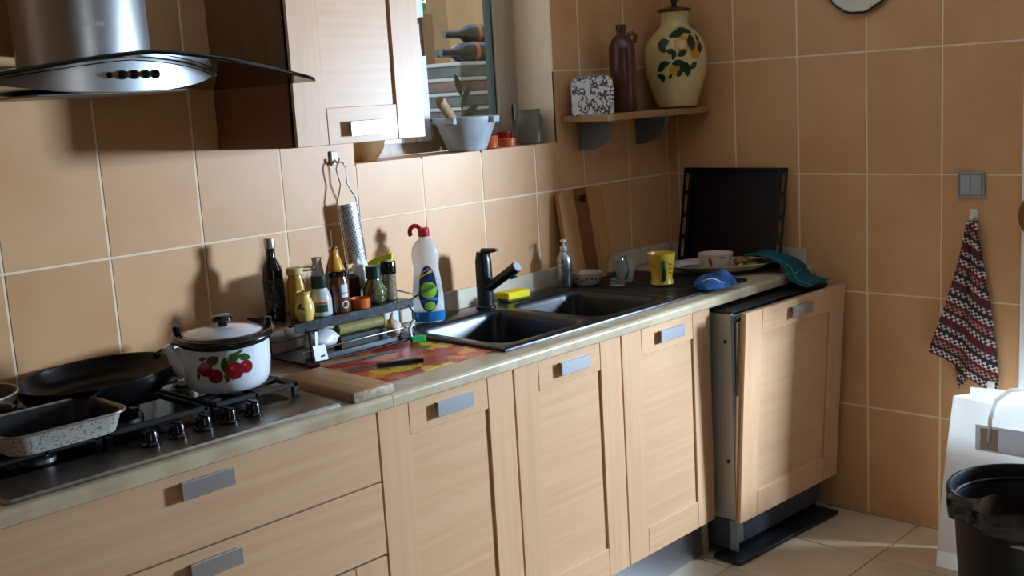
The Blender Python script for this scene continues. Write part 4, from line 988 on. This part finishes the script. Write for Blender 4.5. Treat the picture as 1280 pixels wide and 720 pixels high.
# leaning chopping board
bamb = mat('bamboo_light', (186, 126, 66), .5, noise=((60, 60, 4), 4, .3, .75), col2=(156, 110, 64)); bamd = mat('bamboo_dark', (122, 68, 24), .5, noise=((60, 60, 4), 4, .3, .75), col2=(106, 58, 22))
lean = math.radians(-8.5)
t = thing('chopping_board', 'striped wooden chopping board leaning against the back wall', 'board', (-.560, -.0665, ZW + .0016), rot=(lean, 0, 0))
hw = .116; Hh = .325; r_ = .03
def strip(x0, x1, m, cut=False):
    P = []
    def top(x_): 
        d = max(0, abs(x_) - (hw - r_)); return Hh - r_ + math.sqrt(max(0, r_ * r_ - d * d)) if d > 0 else Hh
    def bot(x_):
        d = max(0, abs(x_) - (hw - .012)); return .012 - math.sqrt(max(0, .000144 - d * d)) if d > 0 else 0
    xs_ = [x0 + (x1 - x0) * k / 10 for k in range(11)]
    P = [(x_, bot(x_)) for x_ in xs_] + [(x_, top(x_)) for x_ in reversed(xs_)]
    b = B()
    if not cut: b.prism(P, -.009, .009, M=RX(PI / 2))
    else:
        z0, z1 = Hh - .050, Hh - .026
        b.box(x0, x1, -.009, .009, 0, z0); b.box(x0, x1, -.009, .009, z1, Hh)
        b.box(x0, x0 + .008, -.009, .009, z0, z1); b.box(x1 - .008, x1, -.009, .009, z0, z1)
    build('strip', b, m, t, sharp=50)
strip(-hw, -.036, bamb); strip(-.0358, .0338, bamd, True); strip(.034, hw, bamb)
# oven tray leaning against the right wall
blk = mat('oven_tray_enamel', (8, 8, 9), .35, spec=.35)
t = thing('oven_tray', 'black oven tray with slotted sides leaning in the corner', 'tray', (-.083, -.306, ZW + .0016), rot=(0, math.radians(10.5), 0))
hy, H = .217, .352
b = B()
b.box(.012, .0145, -hy + .036, hy - .036, .012, H - .012)
def frame_z(ya, yb): b.box(0, .004, ya, yb, 0, H, .0015)
b.box(0, .0145, -hy + .034, -hy + .038, .010, H - .010); b.box(0, .0145, hy - .038, hy - .034, .010, H - .010)
b.box(0, .0145, -hy + .036, hy - .036, .008, .012); b.box(0, .0145, -hy + .036, hy - .036, H - .012, H - .008)
b.box(-.002, .003, -hy, hy, 0, .012, .0015); b.box(-.002, .003, -hy, hy, H - .012, H, .0015)
for s_ in (-1, 1):
    b.box(-.002, .003, min(s_ * hy, s_ * (hy - .010)), max(s_ * hy, s_ * (hy - .010)), .01, H - .01, .001)
    b.box(-.002, .003, min(s_ * (hy - .024), s_ * (hy - .038)), max(s_ * (hy - .024), s_ * (hy - .038)), .01, H - .01, .001)
    for k in range(5):
        zc = .012 + (H - .024) * k / 4; b.box(-.002, .003, min(s_ * (hy - .008), s_ * (hy - .026)), max(s_ * (hy - .008), s_ * (hy - .026)), zc - .009, zc + .009)
build('pan', b, blk, t, smooth=False)
# serving dish with food
PX_, PY_, PR = -.236, -.372, math.radians(-52)
t = thing('serving_plate', 'oval white serving plate with leftovers at the worktop corner', 'plate', (PX_, PY_, ZW + .0006 + .0088), PR)
b = B()
def ov(k, z): return [(.188 * k * math.cos(2 * PI * j / 44), .112 * k * math.sin(2 * PI * j / 44), z) for j in range(44)]
b.loft([ov(.55, 0), ov(.62, .001), ov(.80, .010), ov(1.0, .026), ov(1.0, .029), ov(.80, .014), ov(.6, .005)], True, True); build('plate', b, mat('plate_ceramic', (196, 182, 162), .3, coat=.3), t)
def onplate(u, v): c_, s_ = math.cos(PR), math.sin(PR); return PX_ + u * c_ - v * s_, PY_ + u * s_ + v * c_
ZP = ZW + .0006 + .0088 + .0055
x_, y_ = onplate(-.012, -.012)
t = thing('small_bowl', 'white pottery bowl with red brush stroke on the serving plate', 'bowl', (x_, y_, ZP))
bp = [(0, 0), (.036, 0), (.040, .004), (.052, .024), (.060, .050), (.061, .058), (.058, .058), (.048, .026), (.03, .008), (0, .007)]
lathed(t, 'bowl', bp, mat('bowl_white', (206, 192, 176), .3, coat=.3, noise=((12, 12, 12), 3, .5, .7), col2=(190, 160, 140)), 40)
b = B(); b.decal(leafp(-.018, .032, .044, .012, 1.75), rfun_of(bp[2:6]), camang(x_, y_), .0006, 3); b.decal(leafp(.02, .05, .04, .004, 0), rfun_of(bp[2:6]), camang(x_, y_), .0006, 2); build('brush_print', b, mat('red_brush_print', (166, 44, 36), .4), t)
x_, y_ = onplate(-.108, .015)
t = thing('paper_napkin', 'folded white paper napkin at the left of the serving plate', 'napkin', (x_, y_, ZP + .013), rot=(-.05, -.16, PR))
b = B(); b.grid(lambda u, v: (-.045 + .08 * u, -.05 + .10 * v, .004 + .005 * math.sin(7 * v + 3 * u)), 8, 8, .002); build('sheet', b, mat('napkin_paper', (206, 200, 190), .9), t)
brd = mat('bread_crust', (150, 100, 50), .8, noise=((40, 40, 40), 3, .3, .7), col2=(186, 140, 84))
for k, (u, v, r_, lab) in enumerate(((.085, .045, .026, 'brown bread piece at the back of the serving plate'), (.130, .005, .023, 'brown bread piece at the right end of the serving plate'))):
    x_, y_ = onplate(u, v); t = thing('bread_piece', lab, 'bread', (x_, y_, ZP + .003), group='bread pieces on the plate'); blob(t, 'crust', brd, (0, 0, r_ * .58), r_, .10, 20 + k, squash=(1.5, 1.1, .55))
yf = mat('yellow_peel', (190, 160, 50), .5)
for k, (u, v, lab) in enumerate(((.075, -.030, 'yellow lemon wedge nearest the bowl on the plate'), (.098, -.022, 'yellow lemon wedge in the middle of the plate front'), (.118, -.034, 'yellow lemon wedge at the right of the plate front'))):
    x_, y_ = onplate(u, v); t = thing('lemon_wedge', lab, 'lemon', (x_, y_, ZP + .006 + .003 * (k == 2)), k * .9, 'lemon wedges on the plate')
    b = B(); P = [(.016 * math.cos(PI * q / 8), .013 * math.sin(PI * q / 8)) for q in range(9)]; b.prism(P, -.006, .006, M=RX(PI / 2)); build('wedge', b, yf, t)
x_, y_ = onplate(.105, .020)
t = thing('table_knife', 'dark handled table knife lying over the leftovers on the plate', 'knife', (x_, y_, ZP + .044), rot=(0, .10, PR + 1.9))
b = B(); b.tube([(-.05, 0, 0), (.0, 0, 0), (.03, 0, 0)], [.006, .006, .005], 8); build('knife_handle', b, blackplastic, t); b = B(); b.prism([(.03, -.006), (.09, -.007), (.10, .004), (.03, .006)], -.0006, .0006); build('blade', b, blade, t, smooth=False)

# cloths
def heapf(rx, ry, h, seed):
    rnd = random.Random(seed); ph = [rnd.uniform(0, 6.28) for _ in range(6)]
    def fn(u, v):
        a = 2 * PI * u; k = 1 + .13 * math.sin(3 * a + ph[0]) + .07 * math.sin(5 * a + ph[1])
        X = rx * k * v * math.cos(a); Y = ry * k * v * math.sin(a)
        fold = .74 + .26 * math.sin(48 * X + 30 * Y + ph[2]) + .10 * math.sin(-38 * X + 62 * Y + ph[3]) + .06 * math.sin(95 * X - 40 * Y + ph[5])
        return (X, Y, h * math.sqrt(max(0, 1 - v ** 3)) * fold + .0022)
    return fn
blue_m = mat('blue_cloth', (52, 96, 150), .95, noise=((30, 30, 30), 4, .35, .7), col2=(22, 44, 88), bump=((500, 500, 500), .4, .001))
t = thing('dish_cloth', 'crumpled blue dish cloth on the worktop front edge', 'cloth', (-.535, -.545, ZS + .0012), -.2)
hf = heapf(.070, .054, .046, 11)
b = B(); b.grid(hf, 56, 18, .0012); build('fabric', b, blue_m, t, sharp=75)
b = B()
for u0, u1, v_ in ((.52, .78, .80), (.58, .70, .45)): b.tube([Vector(hf(u0 + (u1 - u0) * k / 14, v_ - .12 * math.sin(k / 4))) + Vector((0, 0, .0012)) for k in range(15)], .0018, 6)
build('hem', b, mat('pale_hem', (196, 206, 216), .9), t, label='pale stitched hem')
teal_m = mat('teal_cloth', (14, 86, 92), .95, noise=((24, 24, 24), 4, .35, .7), col2=(8, 62, 70), bump=((500, 500, 500), .4, .001))
t = thing('dish_cloth', 'teal dish cloth draped over the worktop edge above the dishwasher', 'cloth', (-.148, -.545, ZW))
path = [(.085, .046), (.05, .054), (.0, .044), (-.04, .030), (-.063, .012), (-.072, -.006), (-.085, -.022), (-.112, -.032), (-.150, -.040)]
def tf_(u, v):
    k = v * (len(path) - 1); i = min(int(k), len(path) - 2); f = k - i
    y_ = path[i][0] * (1 - f) + path[i + 1][0] * f; z_ = path[i][1] * (1 - f) + path[i + 1][1] * f
    wv = .062 + .022 * v
    return (-wv + 2 * wv * u + .010 * math.sin(4 * v) + .012 * v, y_ + .008 * math.sin(9 * u) * (1 - .5 * v), z_ + .004 + .006 * (1 + math.sin(11 * u + 2 * v)) * (1 - .3 * v))
b = B(); b.grid(tf_, 36, 24, .002); build('fabric', b, teal_m, t, sharp=70)
b = B(); b.tube([Vector(tf_(.34, k / 14)) + Vector((0, -.001, .002)) for k in range(15)], .0016, 6); b.tube([Vector(tf_(k / 14, .62)) + Vector((0, -.002, .002)) for k in range(15)], .0014, 6); build('stitching', b, mat('teal_stitch', (96, 150, 150), .9), t, label='pale stitching')

# ------------------------------------------------------------------ dishwasher
t = thing('dishwasher', 'built-in dishwasher pulled forward with its beech door ajar', 'dishwasher', (-.604, -.600, 0), math.radians(-2.4))
dwm = mat('dishwasher_metal', (170, 166, 158), .4, .3)
b = B(); b.box(.0, .014, -.052, .50, .135, .808, .001); b.box(.556, .570, -.052, .48, .135, .808, .001); b.box(.014, .556, .44, .455, .135, .808); b.box(.014, .556, -.04, .44, .135, .150); build('cabinet', b, dwm, t)
b = B(); b.box(-.002, .572, -.054, .44, .8085, .820, .003); build('top_cover', b, mat('dishwasher_top', (16, 17, 19), .4), t, label='dark top cover')
b = B(); b.box(.0005, .022, -.060, -.0525, .16, .806, .003); b.box(.548, .5695, -.060, -.0525, .16, .806, .003); b.box(.022, .548, -.060, -.0525, .785, .806, .003); build('front_frame', b, mat('dishwasher_frame', (156, 170, 186), .3, .6), t)
b = B(); b.tube([(.020, -.060, .17), (.020, -.0605, .75), (.026, -.0605, .785), (.05, -.0605, .792), (.52, -.0605, .792), (.544, -.0605, .785), (.550, -.0605, .75), (.550, -.060, .17)], .0055, 8); b.box(.004, .012, -.0735, -.0595, .36, .785, .003); b.box(.004, .012, -.066, -.0595, .19, .36); build('seal', b, blackplastic, t, label='black door seal')
for z_ in (.330, .720):
    b = B(); b.lathe([(.0, 0), (.006, 0), (.006, .002), (0, .002)], 14, M=T(-.0001, -.030, z_) @ RY(-PI / 2)); build('screw_hole', b, blackplastic, t)
tl = math.radians(3.4)
MD = T(-.010, -.0905, .131) @ RX(tl)
b = B(); b.box(.018, .572, .020, .030, .035, .655, .004); 
dd = make_door(t, 'door', .592, .690, (-.010, -.0735, .1305), rot=(tl, 0, 0))
b = B(); b.loft([[(.006, .0190, .03), (.585, .0190, .03), (.585, .0205, .03), (.006, .0205, .03)], [(.006, .0190, .655), (.585, .0190, .655), (.585, .036, .655), (.006, .036, .655)]], True, True); build('inner_door', b, mat('dishwasher_inner', (206, 202, 194), .35, .2), dd, label='pale metal inner door')
b = B(); b.box(.0052, .0059, .022, .032, .42, .655); build('control_strip', b, blackplastic, dd)
b = B(); b.box(.01, .56, -.02, .42, .028, .128, .002); build('base', b, mat('dishwasher_base', (70, 74, 80), .45, .3), t)
b = B(); b.box(.008, .018, -.050, -.0205, .026, .130, .001); b.box(.018, .054, -.042, -.0402, .05, .128); build('bracket', b, mat('galvanised', (150, 160, 172), .35, .9), t)
for x_, y_ in ((.03, -.005), (.54, -.005), (.03, .36), (.54, .36)):
    b = B(); b.lathe([(0, .0005), (.018, .0005), (.018, .008), (.008, .010), (.008, .028), (0, .028)], 14, (x_, y_, 0)); build('foot', b, blackplastic, t)
t = thing('plinth_board', 'dark metal plinth board lying on the floor below the dishwasher', 'plinth', (-.640, -.684, .0012), math.radians(-4.3))
b = B(); b.box(.0, .574, .0, .105, 0.0, .014, .002); build('board', b, mat('dark_plinth', (60, 64, 70), .35, .8), t)
b = B()
for k in range(5): b.box(.07 + k * .1, .095 + k * .1, .088, .100, .0142, .022, .001)
build('clips', b, blackplastic, t)

# ------------------------------------------------------------------ right wall things
t = thing('wall_plate', 'white scalloped wall plate with dark rim hung on the right wall', 'plate', (-.0012, -.786, 1.832))
NP = 96
def sca(a): return .118 * (1 + .030 * abs(math.sin(6 * a)) + .008 * math.sin(11 * a + 1))
def pring(k, d): return [(-d, k * sca(2 * PI * j / NP) * math.cos(2 * PI * j / NP), k * sca(2 * PI * j / NP) * math.sin(2 * PI * j / NP)) for j in range(NP)]
b = B(); b.loft([pring(.6, 0), pring(.95, .012), pring(.98, .016), pring(.93, .018), pring(.7, .010), pring(.01, .008)], True, True); build('plate', b, mat('plate_white', (206, 196, 180), .3, coat=.3), t)
b = B(); b.tube([(-.0155, sca(2 * PI * j / NP) * .985 * math.cos(2 * PI * j / NP), sca(2 * PI * j / NP) * .985 * math.sin(2 * PI * j / NP)) for j in range(NP)], .0042, 8, True); build('rim', b, mat('plate_dark_rim', (30, 30, 28), .3), t, label='dark painted rim')
t = thing('light_switch', 'grey double rocker light switch above the towel', 'switch', (-.001, -1.152, 1.157))
sg = mat('switch_grey', (150, 152, 154), .35, .2)
b = B()
b.box(-.008, 0, -.042, .042, -.040, -.032, .002); b.box(-.008, 0, -.042, .042, .032, .040, .002); b.box(-.008, 0, -.042, -.034, -.033, .033, .002); b.box(-.008, 0, .034, .042, -.033, .033, .002); b.box(-.004, 0, -.035, .035, -.033, .033); build('frame', b, sg, t)
for s_ in (-1, 1):
    b = B(); b.box(-.009, -.0045, s_ * .0165 - .016, s_ * .0165 + .016, -.0315, .0315, .001); build('rocker', b, mat('switch_rocker', (164, 166, 168), .3, .2), t)
t = thing('wall_hook', 'white adhesive wall hook holding the striped towel', 'hook', (-.001, -1.160, 1.046), group='white adhesive hooks')
b = B(); b.box(-.007, 0, -.013, .013, .0, .036, .003); build('plate', b, mat('hook_cream', (224, 214, 196), .4), t); b = B(); b.tube([(-.006, 0, .012), (-.020, 0, .004), (-.026, 0, .008), (-.028, 0, .018)], .004, 8); build('prong', b, mat('hook_cream', (224, 214, 196), .4), t)
t = thing('kitchen_towel', 'red, navy and white striped woven towel hanging on the right wall', 'towel', (0, 0, 0))
Lp = [(1.046, -1.148), (1.00, -1.141), (.937, -1.131), (.86, -1.112), (.776, -1.088), (.70, -1.063), (.65, -1.046), (.621, -1.040)]
def interp(tab, k):
    k = k * (len(tab) - 1); i = min(int(k), len(tab) - 2); f = k - i
    return tuple(a * (1 - f) + c * f for a, c in zip(tab[i], tab[i + 1]))
Rp = [(1.046, -1.172), (1.00, -1.178), (.93, -1.192), (.83, -1.211), (.73, -1.228), (.63, -1.242), (.55, -1.249), (.503, -1.242)]
def tw(u, v):
    zl, yl = interp(Lp, v); zr, yr = interp(Rp, v)
    y_ = yl + (yr - yl) * u; z_ = zl + (zr - zl) * u
    d = .016 + .016 * v + (.005 + .010 * v) * math.sin(9.5 * u + 1.5 * v) + .004 * math.sin(23 * u + 1)
    return (-d, y_, z_)
b = B(); b.grid(tw, 36, 48, .004)
o = build('front_layer', b, towel_m, t, sharp=80)
def uvmap(o):
    me = o.data; uv = me.uv_layers.new(name='UVMap')
    for lp in me.loops:
        c = me.vertices[lp.vertex_index].co; s_ = (c.z - .6 * c.y) / 1.166; q = (c.y + .6 * c.z) / 1.166
        uv.data[lp.index].uv = (q, s_)
uvmap(o)
b = B(); b.grid(lambda u, v: (-.008 - .004 * math.sin(6 * u), -1.10 - .08 * u - .02 * v, .66 - .03 * u - .162 * v * (1 - .75 * u)), 12, 12, .004); o = build('back_layer', b, towel_m, t, sharp=80); uvmap(o)
b = B(); b.box(-.052, -.0505, -1.250, -1.228, .516, .548); build('care_label', b, white_pl, t, smooth=False)

# paper bag and bin
t = thing('paper_bag', 'tall white paper carrier bag standing by the right wall', 'bag', (0, 0, .0012))
b = B(); x0, x1 = -.285, -.125; th = .0012
def bagloop(k, ins=0.):
    z_ = .545 * k; yl = -1.166 - .044 * k + ins * -1; yr = -1.63 + .01 * k + ins; sag = .012 * math.sin(PI * k)
    xa = x0 - sag + ins + .012 * k; xb = x1 + sag - ins - .015 * k
    return [(xa, yl, z_ + .004 * math.sin(9 * yl) * k), (xa, (yl * 2 + yr) / 3, z_ - .006 * k), (xa - .004, (yl + 2 * yr) / 3, z_ + .012 * k), (xa, yr, z_ + .01 * k), (xb, yr, z_ + .006 * k), (xb, (yl + yr) / 2, z_ + .010 * k), (xb, yl, z_), ((xa + xb) / 2 , yl - .030 * k * (1 - ins * 100), z_)]
L = [bagloop(k / 10) for k in range(11)] + [bagloop(k / 10, .0015) for k in range(10, 0, -1)]
b.loft(L, True, False); build('paper', b, paper_m, t, smooth=False)
b = B()
for xx in (-.292,):
    pts = [(xx, -1.325, .43), (xx - .004, -1.328, .50), (xx - .006, -1.345, .56), (xx - .006, -1.385, .597), (xx - .006, -1.43, .605), (xx - .006, -1.48, .590), (xx - .004, -1.505, .54), (xx, -1.51, .44)]
    b.tube(pts, .006, 10)
build('carry_handle', b, paper_m, t)
b = B(); b.box(-.2950, -.2940, -1.352, -1.300, .405, .470); build('tape', b, mat('brown_tape', (176, 160, 146), .4), t, smooth=False)
b = B(); b.box(-.2935, -.2928, -1.62, -1.285, .40, .478); build('patch', b, patch_m, t, label='grey paper reinforcement', smooth=False)
BX, BY, BR, BZ = -.508, -1.510, .200, .430
t = thing('waste_bin', 'black plastic waste bin in front of the white paper bag', 'bin', (BX, BY, .0012)); t.scale = (1, 1, .91)
binm = mat('bin_plastic', (12, 13, 15), .42, spec=.3)
b = B(); b.lathe([(0, 0), (.160, 0), (.166, .004), (.188, .395), (.190, .398), (.203, .400), (.206, .406), (.206, .424), (.203, .430), (.196, .430), (.192, .424), (.188, .40), (.187, .392), (.183, .388), (.186, .38), (.181, .372), (.160, .010), (0, .008)], 64); build('bucket', b, binm, t)
b = B(); ba = camang(BX, BY) 
linerm = mat('bin_liner', (6, 6, 9), .16, spec=.5, bump=((9, 9, 14), .5, .02))
def ln(u, v):
    a = ba + math.radians(-66 + 150 * u); wob = .006 * math.sin(17 * u + 3 * v) + .004 * math.sin(31 * u)
    peak = .045 * math.exp(-((u - .32) / .10) ** 2) + .015 * math.exp(-((u - .8) / .1) ** 2)
    P = [(.170, .36), (.183, .415), (.194, .434 + peak * .6), (.205, .437 + peak), (.2125, .425 + peak * .2), (.2135, .395), (.211, .352 + .012 * math.sin(9 * u))]
    r_, z_ = interp(P, v); return ((r_ + wob * (.3 + v)) * math.cos(a), (r_ + wob * (.3 + v)) * math.sin(a), z_)
b.grid(ln, 60, 18, .0008); build('liner', b, linerm, t, label='glossy black bin liner folded over the rim', sharp=70)
b = B(); a = ba - .02; P = [(u, z_) for u, z_ in ((-.030, .338), (-.008, .338), (.006, .330), (.010, .312), (.006, .296))]
b.tube([((.2165) * math.cos(a - .0 + u / .2), (.2165) * math.sin(a + u / .2), z_) for u, z_ in P], [.003, .0045, .006, .006, .0045], 10); build('bin_handle', b, mat('pale_clip', (150, 148, 144), .4), t)
# leather pouch at the door frame
t = thing('leather_pouch', 'rounded brown leather pouch hanging at the bright doorway edge', 'pouch', (-.058, -1.372, 1.005))
b = B(); b.sph((0, 0, .068), .034, .058, .068, 28, 18); build('pouch', b, mat('brown_leather', (128, 76, 44), .6), t)
b = B(); b.sph((0, 0, .016), .022, .034, .015, 18, 10); build('base_trim', b, mat('green_trim', (40, 84, 60), .6), t, label='green trim')
b = B(); b.tube([(0, 0, .13), (.01, .0, .20), (.045, 0, .24)], .003, 8); build('cord', b, mat('brown_leather', (128, 76, 44), .6), t)

# ------------------------------------------------------------------ outside the window
wo = B(); wo.box(.372, 3.2, 1.55, 1.70, -.12, 3.2); o = struct('wall_outside', wo, mat('outdoor_render', (150, 116, 76), .9, noise=((6, 6, 2), 4, .3, .7), col2=(136, 104, 66)))
crm = mat('grey_crate', (98, 108, 106), .5, noise=((16, 16, 16), 4, .35, .7), col2=(62, 68, 68)); crr = mat('crate_rim', (186, 190, 186), .5)
names = ['grey crate at the bottom of the stack outside the window', 'grey crate second from the bottom of the outside stack', 'grey crate in the middle of the outside stack', 'grey crate second from the top of the outside stack', 'grey crate on top of the stack, under the lying bottles']
tb_ = thing('garden_table', 'plain wooden table carrying the crates outside the window', 'table', (-.42, .62, -.12))
b = B(); b.box(-.26, .30, -.20, .24, 1.460, 1.495, .003); build('table_top', b, mat('grey_wood', (110, 100, 88), .8), tb_)
for x_ in (-.22, .26):
    for y_ in (-.16, .20):
        b = B(); b.box(x_ - .03, x_ + .03, y_ - .03, y_ + .03, 0.0005, 1.4598); build('leg', b, mat('grey_wood', (110, 100, 88), .8), tb_)
CZ = 1.376; CH = .0545
for k in range(5):
    t = thing('crate', names[k], 'crate', (-.42 + .006 * (k % 2), .62, CZ + k * CH), .02 * (-1) ** k, 'stacked crates outside')
    b = B(); b.box(-.185, .205, -.14, .14, 0, CH - .014, .003); build('box', b, crm if k != 3 else mat('red_grey_crate', (128, 92, 86), .5, noise=((20, 20, 40), 3, .4, .6), col2=(96, 86, 82)), t)
    b = B(); b.box(-.193, .213, -.148, .148, CH - .0138, CH - .0004, .003); build('rim', b, crr, t)
ZB = CZ + 5 * CH
btl = mat('outdoor_dark_bottle', (26, 26, 26), .2, coat=.4); cop = mat('copper_band', (170, 96, 60), .35, .5)
def lying(label, x_, y_, z_, rot, L=.27):
    t = thing('wine_bottle', label, 'bottle', (x_, y_, z_), rot=rot, group='bottles lying on the crates')
    b = B(); b.lathe([(0, 0), (.034, 0), (.038, .004), (.038, .15), (.034, .17), (.016, .20), (.0145, .21), (.0145, .28), (0, .28)], 24, M=RY(PI / 2)); build('glass', b, btl, t)
    b = B(); b.lathe([(.0385, .118), (.0392, .120), (.0392, .134), (.0385, .136)], 24, M=RY(PI / 2)); build('band', b, cop, t)
lying('dark bottle lying at the front of the crates, neck left', -.32, .55, ZB + .0392, (0, 0, PI - .12))
lying('dark bottle lying behind the front one on the crates', -.28, .64, ZB + .0392, (0, 0, PI - .05))
lying('dark bottle lying topmost across the other two', -.26, .595, ZB + .108, (0, math.radians(0), PI - .10))
t = thing('orange_ball', 'small orange round fruit wedged between the lying bottles', 'fruit', (-.235, .530, ZB + .031)); b = B(); b.sph((0, 0, 0), .030, n=18, m=12); build('skin', b, mat('orange_skin', (170, 84, 40), .6), t)
t = thing('wooden_post', 'pale brown wooden post outside left of the crates', 'post', (-.285, 1.0, -.12)); b = B(); b.box(-.028, .028, -.02, .02, 0.0005, 1.99, .002); build('timber', b, mat('post_wood', (150, 110, 76), .7, noise=((40, 40, 3), 3, .3, .7), col2=(128, 90, 60)), t)
# leafy shrub beyond
t = thing('shrub', 'bright green shrub far outside the window', 'shrub', (3.77, 5.2, -.12))
b = B(); b.tube([(0, 0, 0), (.05, 0, 1.2), (.0, .05, 2.6)], [.06, .05, .03], 8); build('stem', b, mat('bark', (90, 70, 50), .9), t)
b = B(); rnd = random.Random(2)
for k in range(420):
    c = Vector((rnd.gauss(0, .55), rnd.gauss(0, .5), 2.75 + rnd.gauss(0, .30))); M_ = T(*c) @ Euler((rnd.uniform(0, 6), rnd.uniform(0, 6), rnd.uniform(0, 6))).to_matrix().to_4x4()
    b.add([(0, -.10, 0), (.045, 0, .012), (0, .11, 0), (-.045, 0, .012)], [(0, 1, 2), (0, 2, 3)], M_)
build('foliage', b, mat('leaf_green', (70, 150, 60), .6), t, kind='stuff', smooth=False)
t = thing('young_plant', 'thin leafy plant growing just outside behind the mortar', 'plant', (-.720, .42, -.12))
b = B(); b.tube([(0, 0, 0.0005), (.01, 0, .9), (.03, 0, 1.45), (.06, 0, 1.62)], [.008, .006, .004, .003], 8); build('stem', b, leafd, t)
for k, (x_, z_, a, L) in enumerate(((.05, 1.60, 1.0, .10), (.06, 1.64, 1.9, .09), (.045, 1.56, .5, .11), (.03, 1.52, 2.4, .08))):
    b = B(); b.prism(leafp(L / 2, 0, L, .028, 0), -.0006, .0006, M=T(x_, 0, z_) @ RY(-a) @ RX(PI / 2)); build('leaf', b, leafd, t, smooth=False)
